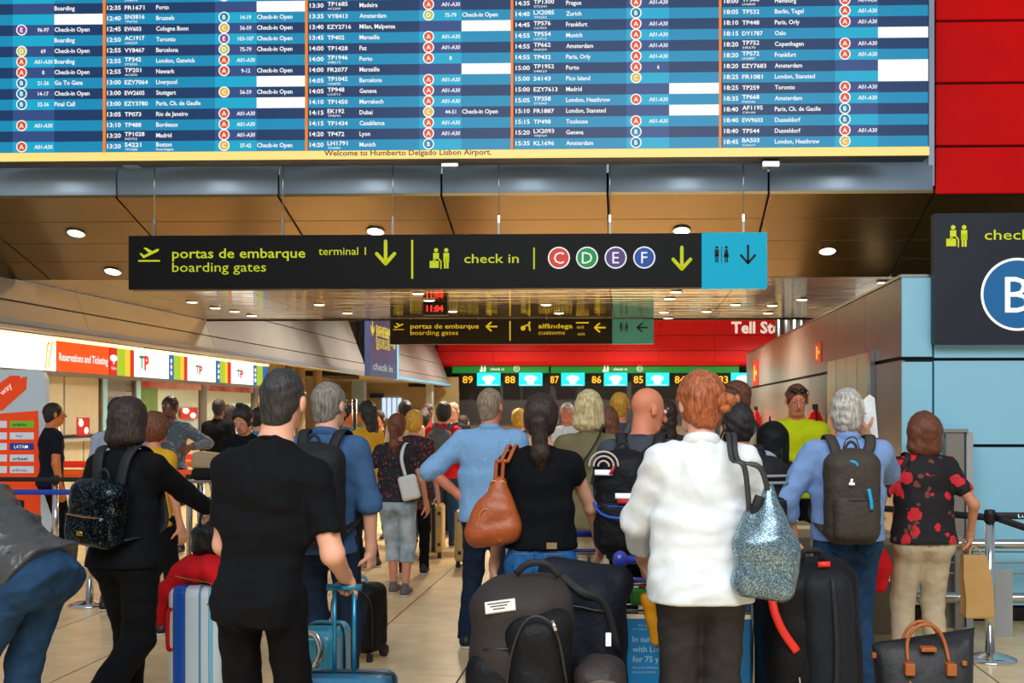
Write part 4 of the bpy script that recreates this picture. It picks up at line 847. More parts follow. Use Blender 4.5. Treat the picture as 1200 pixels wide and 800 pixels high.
def person(lab, px, Y, top_py, rot=0, sex='m', wd=1.0, lean=0, head=(0, 0), hair=('short', HD), skin='a', top=('tee', None), legs=('trousers', None), shoes=None, hr=None, hl=None, fr=None, fl=None, hintr=None, hintl=None,
           h=.012, H=None, grip=(.35, .35), roll=0, group=None, face=True, handn=(None, None), shz=0):
    X0 = W(px, 480, Y).x; zt = W(px, top_py, Y).z; H = H or zt; s = H / 1.75
    root = thing('person', lab, 'person', (X0, Y, 0), R(rot), group)
    f = sex == 'f'; ph = (px * 7.3) % 6.28
    RL = ry_(R(roll)) @ rx(-R(lean)); piv = A3((0, 0, .95)); T = lambda p: RL @ (A3(p) - piv) + piv
    sh = (.150 if f else .172) * (.5 + .5 * wd); wr_, hp = (.112 if f else .132) * wd, (.158 if f else .150) * wd
    SRr, SLl = T((sh, 0, 1.402 + shz)), T((-sh, 0, 1.402 + shz)); nb = T((0, -.012, 1.44)); nt = T((0, .008, 1.545))
    RH = RL @ rx(R(lean) * .75) @ rz_(-R(head[0])) @ rx(-R(head[1])); hc = nt + RH @ A3((0, .012, .104)); Hp = lambda p: hc + RH @ (A3(p) * 1.05)
    dr = (.265, .03, .78) if hr is None else A3(hr) / s; dl = (-.265, .03, .78) if hl is None else A3(hl) / s
    ER, WR_ = ik(SRr, dr, .295, .262, hintr or (.5, -1, -.1)); EL, WL_ = ik(SLl, dl, .295, .262, hintl or (-.5, -1, -.1))
    fR = A3(fr if fr is not None else (.11, .0, 0)); fL = A3(fl if fl is not None else (-.11, .0, 0)); hj = .088
    def leg(sx, ft):
        a = A3((sx * hj, 0, .90)); an = A3(ft[:3]) + A3((0, 0, .075)); return (a,) + ik(a, an, .425, .425, (0, 1, .0))
    HR, KR, AR = leg(1, fR); HL, KL, AL = leg(-1, fL)
    pts = dict(root=root, s=s, T=T, RL=RL, hc=hc, RH=RH, WR=WR_, WL=WL_, ER=ER, EL=EL, nb=nb, sh=sh, X0=X0, Y=Y, rot=rot, Hp=Hp, SR=SRr, SL=SLl)
    hs, hb = h / s, max(h * .68, .0062) / s
    # --- body (one continuous surface)
    b = Sdf(); near = h <= .0125
    b.ell(Hp((0, -.010, .016)), (.072, .092, .088), RH); b.ell(Hp((0, .034, -.042)), (.056, .060, .078), RH, .03); b.cone(Hp((-.02, .06, -.095)), Hp((.02, .06, -.095)), .022, .022, .03)
    b.cone(Hp((0, .096, .0)), Hp((0, .112, -.034)), .009, .015, .012)
    for sx in (-1, 1):
        b.ell(Hp((sx * .030, .100, .004)), (.017, .012, .011), RH, .01, 's'); b.ell(Hp((sx * .078, -.004, -.016)), (.010, .021, .033), RH, .008); b.cone(Hp((sx * .014, .098, .020)), Hp((sx * .045, .088, .022)), .007, .006, .012)
    if near or face: b.cone(Hp((-.019, .091, -.062)), Hp((.019, .091, -.062)), .007, .007, .006)
    b.cone(nt + RH @ A3((0, 0, .03)), nb, .050 if f else .057, .058 if f else .066, .03)
    for S_, E_, Wq, dn in ((SRr, ER, WR_, 1), (SLl, EL, WL_, -1)):
        b.cone(nb + (S_ - nb) * .2, S_, .052, .052, .05); b.cone(S_, E_, .052 if not f else .044, .041 if not f else .035, .03); b.cone(E_, Wq, .042 if not f else .036, .027 if not f else .023, .02)
        dv = Wq - E_; dv /= np.linalg.norm(dv); hn = handn[0 if dn == 1 else 1]
        nr = A3(hn) if hn is not None else A3((-dn, .25, 0))
        add_hand(b, Wq, dv, nr, dn if True else 1, grip[0 if dn == 1 else 1], .0085 if near else .011)
    b.ecap(T((0, 0, 1.415)), .30, sh * .84, wr_ * .92, .58, RL, .05, .08); b.ecap(T((0, 0, 1.16)), .30, wr_ * .92, hp * .92, .66, RL, .05)
    bare = legs[0] in ('capri', 'shorts')
    if bare:
        for Hj, K, A_ in ((HR, KR, AR), (HL, KL, AL)): b.cone(Hj, K, .07, .05, .03); b.cone(K, K + (A_ - K) * .3 + A3((0, -.012, 0)), .05, .052, .03); b.cone(K + (A_ - K) * .3 + A3((0, -.012, 0)), A_, .052, .033, .03)
    b.build('body', hb, SK[skin], root, s)
    # --- face pieces
    if face:
        for sx in (-1, 1):
            c = Hp((sx * .030, .0835, .003)) * s; e = blob('eye', c, (.0118 * s,) * 3, EYW, root); c2 = Hp((sx * .030, .0935, .003)) * s; blob('pupil', c2, (.0052 * s,) * 3, EYD, e)
        a_, b_, c_ = [Hp(q) * s for q in ((-.021, .095, -.064), (0, .1005, -.063), (.021, .095, -.064))]; tube('mouth', [a_, b_, c_], .0035 * s, LIP, root, n=6)
    # --- hair
    st, hm = hair[0], hair[1]
    if st != 'bald':
        q = Sdf(); bigbob = st == 'bigbob'; st = 'bob' if bigbob else st; big = {'short': .010, 'buzz': .004, 'fringe': .006, 'bob': .020, 'long': .016, 'bun': .020, 'pony': .015, 'curly': .03, 'thick': .018}[st]
        q.ell(Hp((0, -.013, .016)), (.074 + big, .094 + big, .090 + big), RH, .02)
        if st in ('bob', 'thick'): q.ell(Hp((0, -.032, -.045)), (.092 if st == 'bob' else .082, .076, .088), RH, .05)
        if st == 'bob': q.ell(Hp((0, -.035, -.10)), (.108, .078, .058), RH, .04)
        if bigbob: q.ell(Hp((0, -.03, -.01)), (.116, .116, .112), RH, .03); q.ell(Hp((0, -.04, -.11)), (.122, .088, .065), RH, .03)
        if st == 'curly': q.ell(Hp((0, -.03, -.03)), (.10, .085, .09), RH, .05)
        if st == 'long': q.ell(Hp((0, -.045, -.05)), (.085, .065, .10), RH, .04); q.ell(Hp((0, -.085, -.16)), (.085, .035, .13), RH, .05)
        if st == 'bun': q.ell(Hp((.0, -.03, -.03)), (.072, .075, .07), RH, .04)
        if st in ('pony',): q.ell(Hp((0, -.03, -.03)), (.074, .076, .075), RH, .04)
        if st in ('short', 'buzz', 'fringe', 'bun', 'pony', 'thick'): q.ell(Hp((0, -.042, -.055)), (.060, .050, .070), RH, .03)
        q.ell(Hp((0, .098, -.048)), (.083, .070, .108), RH, .012, 's')
        if st in ('short', 'buzz', 'fringe', 'bun', 'pony'):
            q.box(Hp((0, .05, -.128)), (.15, .15, .055), .01, RH @ rx(R(16)), .012, 's')
            for sx in (-1, 1): q.ell(Hp((sx * .09, .008, -.035)), (.022, .030, .040), RH, .008, 's')
        if st == 'fringe': q.ell(Hp((0, -.02, .12)), (.05, .07, .05), RH, .03, 's')
        q.noise = (.0025 if st in ('buzz', 'short', 'fringe', 'bob') else .005, 60 if st != 'curly' else 90, ph)
        if near or st == 'long':
            if st == 'pony':
                q.noise = (.002, 60, ph); q.cone(Hp((0, -.10, .0)), Hp((0, -.135, -.03)), .03, .03, .02); q.cone(Hp((0, -.135, -.03)), Hp((.005, -.125, -.18)), .038, .044, .03); q.cone(Hp((.005, -.125, -.18)), Hp((.012, -.10, -.30)), .044, .012, .03)
            if st == 'bun': pass
        q.build('hair', hb if near else hs * .8, hm, root, s)
        if st == 'pony': lathe('hair_tie', [(.024, -.008), (.032, 0), (.024, .008)], (0, 0, 0), mat('hair_tie_black', (25, 22, 22), .6), root).location = Vector(Hp((0, -.137, -.035)) * s)
        if st == 'bun':
            c = Hp(hair[2] if len(hair) > 2 else (0, -.11, -.01)); V = []
            u_, v_ = RH @ A3((1, 0, 0)), RH @ A3((0, 0, 1)); n_ = RH @ A3((0, -1, 0))
            tube('hair_bun', [(c + n_ * .012 * math.sin(3 * a) + (u_ * math.cos(a) + v_ * math.sin(a)) * (.030 - .0016 * a)) * s for a in np.linspace(0, 11, 30)], .017 * s, hm, root, sm=False)
    # --- top
    kind, tm = top[0], top[1]; hem = (top[2] if len(top) > 2 else .82); opt = top[3] if len(top) > 3 else {}
    g = Sdf(); lo = opt.get('loose', .0); n_ = opt.get('n', .004)
    zt_ = 1.442 + shz * .7
    g.ecap(T((0, -.004, zt_)), .34, sh + .010, wr_ + .042 + lo, .64, RL, .05, .10); g.ecap(T((0, -.004, 1.19)), 1.19 - hem, wr_ + .038 + lo, max(hp + .022 + lo, wr_ + .03), .66, RL, .06, .012)
    if not f: g.ell(T((0, -.015, 1.32)), (sh * .98, .115, .13), RL, .05)
    else: g.ell(T((0, .03, 1.29)), (.135 * wd, .105, .09), RL, .05); g.ell(T((0, -.02, 1.33)), (.135 * wd, .10, .12), RL, .05)
    for S_, E_, Wq, dn in ((SRr, ER, WR_, 1), (SLl, EL, WL_, -1)):
        g.cone(nb + (S_ - nb) * .15 - RL @ A3((0, 0, .004)), S_, .070, .064, .05)
        r0 = .062 if not f else .053
        if kind in ('tee', 'cap'):
            fr_ = opt.get('sl', .66 if kind == 'tee' else .34); g.cone(S_, E_, r0 + .002 + lo * .3, r0 - .002 + lo * .3, .035, end=fr_)
        elif kind in ('long', 'shirt', 'elbow'):
            lw = .008 + lo * .6; e_ = opt.get('end', .94); g.cone(S_, E_, r0 + lw, r0 - .010 + lw, .035); g.cone(E_, Wq, r0 - .008 + lw, .036 + lw, .03, end=e_)
    g.cone(nb - RL @ A3((0, 0, .02)), nb + RL @ A3((0, .004, .03)), .075, .064 if not f else .060, .03)
    g.cone(nb + RL @ A3((0, .018, .098 if not f else .10)), nb + RL @ A3((0, .05, .24)), .062 if not f else .072, .10, .008, 's')
    if hem < .96:
        for sx in (-1, 1): g.ell(T((sx * .07, -.045, .885)), (.105 * wd, .104 + lo * .5, .13), RL, .05)
    g.noise = (n_ * 1.5, 24, ph, 1); g.cuts.append((RL @ A3((0, 0, -1)), (RL @ A3((0, 0, -1))).dot(T((0, 0, hem)))))
    ob = g.build({'tee': 't_shirt', 'cap': 'top', 'long': 'sweater', 'shirt': 'shirt', 'elbow': 'blouse'}[kind], hs, tm, root, s)
    if opt.get('collar'):
        ring = [nb + RL @ A3((.066 * math.cos(a), .066 * math.sin(a) * .95 + .004, .042 - .022 * math.sin(a))) for a in np.linspace(0, 2 * math.pi, 20)]
        sweep('collar', [p * s for p in ring], .010 * s, .024 * s, tm, root, up=(0, 0, 1), n=8)
    elif near:
        ring = [nb + RL @ A3((.064 * math.cos(a), .060 * math.sin(a) + .004, .036 - .022 * math.sin(a))) for a in np.linspace(0, 2 * math.pi, 20)]
        tube('neckband', [p * s for p in ring], .007 * s, tm, root, n=6)
    # --- trousers
    lk, lm = legs[0], legs[1]; lo2 = legs[2] if len(legs) > 2 else .0
    t = Sdf()
    if lean > 30: t.ecap(T((0, 0, 1.10)), .30, wr_ + .03, hp + .02, .68, RL, .05, .02)
    t.ecap((0, 0, 1.03), .17, wr_ + .022, hp + .008, .68, I3, .05, .02)
    for sx in (-1, 1): t.ell((sx * .072 * wd, -.045, .885), (.088 * wd, .088, .105), I3, .05)
    for Hj, K, A_ in ((HR, KR, AR), (HL, KL, AL)):
        t.cone(Hj, K, .094 * (.4 + .6 * wd), .064 + lo2, .035)
        if lk == 'capri': t.cone(K, A_, .062 + lo2, .064 + lo2, .03, end=.42)
        elif lk == 'shorts': pass
        else: t.cone(K, A_ + (A_ - K) * .08, .062 + lo2, .052 + lo2 * 1.5, .03, end=.97)
    t.noise = (.0065, 26, ph + 1, 1); t.build('trousers', hs, lm, root, s)
    if near and lk != 'leggings':
        ringp = [((wr_ + .030) * math.cos(a), (wr_ + .030) * .69 * math.sin(a), 1.018) for a in np.linspace(0, 2 * math.pi, 24)]
        sweep('waistband', [A3(p) * s for p in ringp], .004, .018 * s, lm, root, up=(0, 0, 1), n=8)
    # --- shoes
    shm = shoes or M('black_plastic')
    for K, A_, ft in ((KR, AR, fR), (KL, AL, fL)):
        pt = ft[3] if len(ft) > 3 else 0; Rf = rx(-R(pt)) ; o = A_ - A3((0, 0, .075)) if not pt else A_ + Rf @ A3((0, 0, -.075))
        z = Sdf(); P_ = lambda p: o + Rf @ A3(p)
        z.cone(P_((0, -.04, .045)), P_((0, .06, .05)), .040, .040, .02); z.cone(P_((0, .06, .045)), P_((0, .165, .032)), .040, .034, .02); z.cone(P_((0, -.01, .05)), P_((0, -.01, .095)), .042, .040, .03)
        z.cuts.append((Rf @ A3((0, 0, -1)), (Rf @ A3((0, 0, -1))).dot(P_((0, 0, .012))))); so = z.build('shoe', hs, shm, root, s)
        z = Sdf(); z.cone(P_((0, -.04, .03)), P_((0, .165, .03)), .045, .040, .01); z.cuts.append((Rf @ A3((0, 0, -1)), (Rf @ A3((0, 0, -1))).dot(P_((0, 0, .0))))); z.cuts.append((Rf @ A3((0, 0, 1)), (Rf @ A3((0, 0, 1))).dot(P_((0, 0, .020)))))
        z.build('sole', max(hs * .8, .006), mat('sole_pale', (205, 200, 192), .6) if opt.get('sole', 1) else M('black_plastic'), so, s)
    return pts

def local(p, q): # person-local metres -> world
    v = Matrix.Rotation(R(p['rot']), 3, 'Z') @ Vector(q); return Vector((p['X0'] + v.x, p['Y'] + v.y, v.z))
class Carried:
    """a thing carried by a person, shaped in that person's own frame, rooted at its own base"""
    def __init__(s, p, name, lab, cat, c):
        s.p = p; s.c = A3(c) * p['s']; s.root = thing(name, lab, cat, local(p, s.c), R(p['rot'])); s.k = p['s']
    def sdf(s, q, name, h, m_, par=None): return q.build(name, h / s.k, m_, par or s.root, s.k, s.c)
    def strip(s, name, pts, a, b, m_, up=(0, -1, 0), par=None, n=6, side=None): return sweep(name, [A3(p) * s.k - s.c for p in pts], a, b, m_, par or s.root, up=up, n=n, side=side)
def backpack(p, lab, sz, m_, strap, h=.012, zc=1.22, yo=None, pocket=True, zipm=None, xo=0, tilt=0, top_loop=True, one=None):
    T, sh = p['T'], p['sh']; w_, d_, hh = sz; yb = -(.125 + d_ / 2) if yo is None else yo; C_ = T((xo, yb, zc)); RL = p['RL'] @ ry_(R(tilt))
    B = Carried(p, 'backpack', lab, 'backpack', C_ - A3((0, 0, hh / 2))); L = lambda q: C_ + RL @ A3(q)
    q = Sdf(); q.box(L((0, 0, 0)), (w_ / 2, d_ / 2, hh / 2), min(w_, d_) * .42, RL, .02, bulge=.012); q.ell(L((0, .0, hh * .30)), (w_ * .47, d_ * .52, hh * .24), RL, .04); q.noise = (.003, 30, 1.0); B.sdf(q, 'bag_body', h, m_)
    if pocket:
        q = Sdf(); q.box(L((0, -d_ * .45, -hh * .20)), (w_ * .40, d_ * .26, hh * .24), min(w_, d_) * .2, RL, .02, bulge=.01); q.noise = (.002, 34, 2.0); B.sdf(q, 'front_pocket', h, m_)
    zm = zipm or mat('zip_grey', (70, 70, 72), .4, .4)
    arc = [L((w_ * .44 * math.cos(a), -d_ * .30 - .01, hh * .12 + hh * .34 * math.sin(a))) for a in np.linspace(-.4, math.pi + .4, 12)]; B.strip('zip', arc, .004, .004, zm)
    if pocket: B.strip('zip', [L((x * w_ * .36, -d_ * .70 - .006 + .012 * abs(x), -hh * .01)) for x in (-1, -.5, 0, .5, 1)], .004, .004, zm)
    if top_loop: B.strip('grab_handle', [L((-.03, .02, hh * .46)), L((-.028, .02, hh * .46 + .05)), L((0, .02, hh * .46 + .075)), L((.028, .02, hh * .46 + .05)), L((.03, .02, hh * .46))], .008, .005, strap)
    for sx in ((-1, 1) if one is None else (one,)):
        x = sx * sh * .62
        B.strip('shoulder_strap', [L((sx * w_ * .22, d_ * .40, hh * .40)), T((x * .85, -.115, 1.44)), T((x, -.05, 1.505)), T((x, .04, 1.485)), T((x, .12, 1.38)), T((x * 1.05, .145, 1.24)), T((sx * sh * .98, .08, 1.06)), L((sx * w_ * .45, d_ * .2, -hh * .36))], .030, .006, strap, side=(1, 0, 0))
    return B, L
# ---------------------------------------------------------------- cloth
K = {}
def cl(n, c, **k):
    k.setdefault('rough', .88); k.setdefault('spec', .18); k.setdefault('noise', .06); k.setdefault('scale', 9); k.setdefault('bump', .75); k.setdefault('bscale', 8); return mat(n, c, **k)
BLK = cl('cloth_black', (11, 12, 16)); NAVY = cl('cloth_navy', (22, 28, 42)); TRB = cl('cloth_black_trousers', (10, 10, 13)); JD = cl('denim_dark', (24, 38, 58), scale=30, noise=.12); JB = cl('denim_blue', (38, 92, 146), scale=30, noise=.15)
JL = cl('denim_light', (186, 196, 200), col2=(128, 146, 158), scale=7); JM = cl('denim_mid', (36, 64, 94), scale=20, noise=.15); GRY = cl('cloth_grey', (70, 74, 84)); KHA = cl('cloth_khaki', (116, 106, 74)); BEI = cl('cloth_beige', (198, 180, 148)); WHT2 = cl('cloth_white', (226, 230, 230), bump=.5)
BLU2 = cl('cloth_blue_shirt', (62, 92, 130)); YLW = cl('cloth_yellow', (196, 206, 20)); LBS = patmat('cloth_light_blue', (128, 172, 214), (84, 110, 150), 34, .13, second=((190, 212, 232), 19, .12)); LB2 = cl('cloth_oxford', (128, 158, 206), noise=.04)
FLW = patmat('cloth_floral', (20, 16, 20), (214, 34, 48), 8.5, .40, second=((120, 64, 44), 13, .20)); FL2 = patmat('cloth_print', (16, 16, 22), (170, 50, 60), 26, .22, second=((90, 110, 130), 31, .16)); FL3 = patmat('cloth_print_small', (30, 22, 24), (170, 60, 60), 40, .3)
CHR = cl('cloth_charcoal', (58, 54, 52)); TEA = cl('cloth_teal', (70, 130, 160)); PLD = patmat('cloth_plaid', (84, 96, 108), (130, 142, 150), 22, .3); LIL = cl('cloth_lilac', (160, 165, 185)); ORG2 = cl('cloth_orange', (230, 110, 30)); RED2 = cl('cloth_red', (205, 24, 30)); PYL = cl('cloth_pale_yellow', (222, 208, 140)); GRN2 = cl('cloth_green', (110, 150, 40)); YEL2 = cl('cloth_amber', (214, 160, 40))
LEA = cl('leather_jacket', (70, 70, 70), rough=.36, spec=.5, bump=1.0, bscale=12); SHW = mat('shoe_white', (210, 210, 210), .5); SHG = mat('shoe_grey', (96, 88, 92), .7); SHB = mat('shoe_brown', (70, 46, 34), .5)
NB = mat('bag_black', (13, 13, 16), .6, spec=.25, bump=.3, bscale=40, noise=.05); NB2 = mat('bag_dark_grey', (30, 29, 31), .65, spec=.25, bump=.3, bscale=40); STR = mat('strap_black', (20, 20, 22), .7)

# ---------------------------------------------------------------- people in front
near = person('man in black T-shirt and trousers seen from behind gripping a case handle, nearest figure', 305, 4.2, 432, skin='a', hair=('buzz', HBZ), top=('tee', BLK, .80, {'loose': .006, 'sl': .74, 'n': .006}), legs=('trousers', TRB, .006), roll=6.5, hr=(.272, .20, .965), hl=(-.12, .28, 1.0), hintr=(.2, -1, 0), hintl=(-.2, -1, 0), h=.0095, head=(6, 0), wd=.84, shz=-.04, grip=(1.1, .5), handn=((-.4, .3, -.8), None))
mblue = person('man in dark blue shirt with a black backpack behind the black T-shirt man', 383, 5.9, 450, rot=-6, skin='a', hair=('short', HG), top=('shirt', BLU2, .86, {'end': .12, 'collar': 1}), legs=('trousers', JD), wd=.9, hr=(.225, .06, .87), hl=(-.24, .1, .85), h=.0115, head=(14, 4), grip=(.9, .5), hintr=(.8, -.6, 0))
wblk = person('woman dressed in black with a dark bob pushing a striped suitcase', 148, 5.6, 469, rot=-12, sex='f', wd=1.12, skin='a', hair=('bob', HD), top=('long', BLK, .87, {'loose': .008, 'sole': 1}), legs=('trousers', TRB, .02), hr=(.17, .48, 1.08), hl=(-.20, .16, .95), h=.0105, head=(-8, 6), fr=(.07, -.34, .14, -40), fl=(-.07, .10, 0), shoes=M('black_plastic'), grip=(.9, .5), hintr=(.9, -.3, -.8))
wcap = person('woman in black printed T-shirt and light capri jeans walking away', 465, 9.7, 486, rot=-4, sex='f', wd=1.15, skin='b', hair=('pony', HBR), top=('tee', FL2, .92, {'loose': .004, 'sl': .6}), legs=('capri', JL, .012), hr=(.24, .10, .80), hl=(-.25, .12, .86), h=.012, fr=(.09, -.02, .0), fl=(-.07, .14, .0), shoes=SHG, hintl=(-.8, -.9, 0))
mlb = person('man in light blue patterned shirt with hand on hip', 574, 7.6, 457, rot=2, skin='c', hair=('short', HS), top=('shirt', LBS, .86, {'end': .06, 'collar': 1, 'loose': .02}), legs=('trousers', JD, .006), hl=(-.20, -.02, 1.04), hr=(.24, .1, .80), h=.012, head=(22, 0), hintl=(-1, -.2, .1), wd=1.12, fl=(-.16, 0, 0), fr=(.05, .05, 0))
wpo = person('woman with brown ponytail in black cap sleeve top and blue jeans', 634, 5.5, 464, rot=0, sex='f', wd=1.05, skin='a', hair=('pony', HD), top=('cap', BLK, .97, {'loose': .004}), legs=('trousers', JB), hr=(.28, .30, .93), hl=(-.25, .1, .82), h=.0105, hintr=(.9, -.4, -.2))
wbl = person('woman with white blond bob in a khaki cardigan', 690, 7.3, 460, rot=-3, sex='f', wd=1.1, skin='a', hair=('bob', HBL), top=('long', KHA, .86, {'loose': .02}), legs=('trousers', BEI, .01), hr=(.2, .26, 1.0), hl=(-.2, .22, .98), h=.0115)
bald = person('bald man in dark grey T-shirt looking down to the right', 752, 5.9, 454, rot=-8, skin='c', hair=('bald', None), top=('tee', GRY, .84, {'loose': .01}), legs=('trousers', TRB), hr=(.2, .3, 1.02), hl=(-.2, .3, 1.0), h=.0115, head=(52, 16))
wwh = person('woman with auburn bun in loose white blouse and dark trousers', 822, 4.5, 440, rot=0, sex='f', wd=1.08, skin='a', hair=('bun', HA, (.050, -.112, -.012)), top=('elbow', WHT2, .85, {'loose': .034, 'collar': 1, 'end': .62, 'n': .008}), legs=('leggings', CHR, .012), fr=(.085, 0, 0), fl=(-.085, 0, 0), hr=(.20, .34, 1.0), hl=(-.235, .32, .98), h=.0095, head=(-24, 2), hintl=(-.9, -.5, -.5), hintr=(.9, -.5, -.5), shoes=M('black_plastic'))
msun = person('man in beige T-shirt facing left with sunglasses on his head', 868, 8.3, 447, rot=78, skin='c', hair=('short', HBR), top=('tee', BEI, .88), legs=('trousers', JD), h=.0125, head=(-12, 10), hr=(.2, .3, 1.0), hl=(-.2, .3, 1.0))
boy = person('dark haired person with grey backpack just right of the auburn bun', 866, 6.4, 475, rot=14, skin='b', hair=('thick', HB), top=('tee', LIL, .84), legs=('trousers', JM), h=.0125, head=(-16, 4))
myel = person('man in bright yellow T-shirt facing the camera', 933, 9.0, 451, rot=176, skin='c', hair=('short', HBR), top=('tee', YLW, .88, {'loose': .008}), legs=('trousers', TRB), h=.0125, head=(-4, 14), hr=(.16, .24, 1.02), hl=(-.2, .20, .98), wd=1.08)
mold = person('old white haired man in blue shirt holding up a paper', 993, 6.2, 459, rot=2, skin='a', hair=('thick', HW), top=('shirt', LB2, .92, {'end': .55, 'collar': 1, 'loose': .016}), legs=('trousers', JM, .004), hr=(.155, .22, 1.49), hl=(-.28, .12, .92), h=.0105, head=(10, -4), hintr=(.55, -.2, -1), hintl=(-1, -.5, 0), wd=1.12, grip=(.7, .4), handn=((0, .3, 1), None), shoes=SHB)
wfl = person('woman in black floral blouse and cream trousers carrying a paper bag', 1082, 6.8, 485, rot=3, sex='f', wd=1.22, skin='b', hair=('bigbob', HBR), top=('tee', FLW, .90, {'loose': .012, 'sl': .72}), legs=('trousers', BEI, .016), hr=(.305, .05, .86), hl=(-.24, .18, .98), h=.0105, head=(-10, -6), fl=(-.13, 0, 0), fr=(.10, .0, 0), grip=(1.1, .6), shoes=SHB)
bend = person('person in grey leather jacket and jeans bending over at the left edge', 40, 4.75, 482, rot=76, skin='a', hair=('short', HD), top=('long', LEA, .90, {'loose': .02, 'n': .010}), legs=('trousers', JM, .014), H=1.74, lean=54, hr=(.06, .42, .62), hl=(-.2, .50, .55), h=.0105, fr=(.12, .22, 0), fl=(-.10, .40, 0), head=(0, 10))

# ---------------------------------------------------------------- people farther back
far = [
 dict(lab='man in dark blue top behind the orange airline board', px=61, Y=11.4, top_py=473, rot=-50, skin='e', hair=('short', HB), top=('tee', NAVY, .86), legs=('trousers', TRB)),
 dict(lab='person in lilac shirt hidden behind the woman in black', px=139, Y=8.9, top_py=467, rot=-10, skin='b', hair=('short', HB), top=('long', LIL, .84), legs=('trousers', JM)),
 dict(lab='woman with curly brown hair in mustard top beside the woman in black', px=180, Y=8.0, top_py=486, rot=-20, sex='f', skin='b', hair=('curly', HBR), top=('tee', YEL2, .86), legs=('trousers', TRB)),
 dict(lab='man in open plaid shirt facing us with hand on his chin', px=200, Y=12.5, top_py=465, rot=172, skin='d', hair=('short', HB), top=('long', PLD, .80), legs=('trousers', JD), hr=(.02, .16, 1.40), hl=(-.34, .16, 1.22), hintr=(.6, .2, -1)),
 dict(lab='man in black T-shirt with his back turned at the ticket window', px=256, Y=14.4, top_py=468, rot=-15, skin='d', hair=('short', HB), top=('tee', BLK, .86), legs=('trousers', JD), head=(-20, 0)),
 dict(lab='dark haired person in white right of the man at the ticket window', px=268, Y=15.4, top_py=475, rot=10, sex='f', skin='b', hair=('thick', HB), top=('tee', WHT2, .84), legs=('trousers', JD)),
 dict(lab='young woman with black hair up looking down at her phone', px=287, Y=9.6, top_py=475, rot=178, sex='f', skin='b', hair=('bun', HB, (0, .0, .11)), top=('tee', BLK, .86), legs=('trousers', TRB), head=(0, 26), hr=(.06, .30, 1.18), hl=(-.06, .30, 1.16)),
 dict(lab='dark haired person behind the young woman looking at her phone', px=303, Y=11.5, top_py=478, rot=-30, skin='b', hair=('short', HB), top=('tee', TEA, .86), legs=('trousers', JD)),
 dict(lab='man in teal T-shirt facing right beside the steel post', px=409, Y=12.6, top_py=474, rot=-120, skin='e', hair=('short', HD), top=('tee', TEA, .86), legs=('trousers', JD)),
 dict(lab='woman with long black hair and amber sleeve holding a white cup', px=431, Y=11.4, top_py=471, rot=60, sex='f', skin='e', hair=('long', HB), top=('tee', YEL2, .84), legs=('trousers', TRB), hl=(-.05, .24, 1.2)),
 dict(lab='person with glasses just right of the long haired woman', px=444, Y=14.0, top_py=481, rot=170, skin='c', hair=('short', HD), top=('tee', NAVY, .84), legs=('trousers', JD)),
 dict(lab='dark haired man standing behind the yellow headscarf', px=475, Y=13.4, top_py=470, rot=30, skin='c', hair=('short', HB), top=('long', BEI, .86), legs=('trousers', JD)),
 dict(lab='woman with yellow headscarf in dark patterned dress', px=485, Y=11.0, top_py=482, rot=0, sex='f', wd=1.1, skin='b', hair=('thick', HY), top=('tee', FL3, .70), legs=('trousers', TRB)),
 dict(lab='person in green top beside the yellow headscarf', px=496, Y=14.4, top_py=482, rot=-20, sex='f', skin='b', hair=('thick', HB), top=('tee', GRN2, .86), legs=('trousers', JD)),
 dict(lab='dark skinned man with red collar in the middle distance', px=501, Y=15.4, top_py=473, rot=160, skin='d', hair=('buzz', HB), top=('tee', RED2, .86), legs=('trousers', JD)),
 dict(lab='black haired person in red top with a grey backpack', px=520, Y=13.2, top_py=472, rot=-4, sex='f', wd=1.15, skin='b', hair=('thick', HB), top=('long', RED2, .84), legs=('trousers', JM)),
 dict(lab='pale bald man facing us behind the red top', px=531, Y=14.3, top_py=472, rot=170, skin='a', hair=('buzz', HS), top=('tee', NAVY, .86), legs=('trousers', JD)),
 dict(lab='person in orange vest left of the light blue shirt', px=543, Y=15.2, top_py=489, rot=-20, skin='c', hair=('short', HD), top=('tee', ORG2, .84), legs=('trousers', JD), H=1.56),
 dict(lab='woman in mustard headscarf between the blue shirt and ponytail', px=608, Y=13.0, top_py=480, rot=10, sex='f', skin='b', hair=('thick', HY), top=('tee', BLK, .86), legs=('trousers', JD)),
 dict(lab='person in pale yellow shirt mostly hidden by the ponytail woman', px=623, Y=10.6, top_py=484, rot=0, skin='b', hair=('short', HD), top=('tee', PYL, .86), legs=('trousers', JD)),
 dict(lab='man in white checked shirt and pink cap in the distance', px=665, Y=12.4, top_py=472, rot=170, skin='c', hair=('buzz', HW), top=('tee', WHT2, .86), legs=('trousers', JD)),
 dict(lab='short blond person with a red and grey backpack left of the bald man', px=726, Y=9.8, top_py=461, rot=-10, skin='c', hair=('short', HY), top=('tee', GRY, .86), legs=('trousers', JM)),
 dict(lab='brown haired person in dark top between the bald man and the auburn bun', px=781, Y=8.8, top_py=470, rot=0, sex='f', skin='c', hair=('long', HD), top=('long', CHR, .86), legs=('trousers', TRB)),
 dict(lab='person with long dark hair just left of the bald man', px=712, Y=8.4, top_py=478, rot=15, sex='f', skin='c', hair=('long', HBR), top=('long', BLK, .86), legs=('trousers', TRB)),
]
FP = []
for d_ in far: d_.setdefault('h', .016); FP.append(person(**d_))
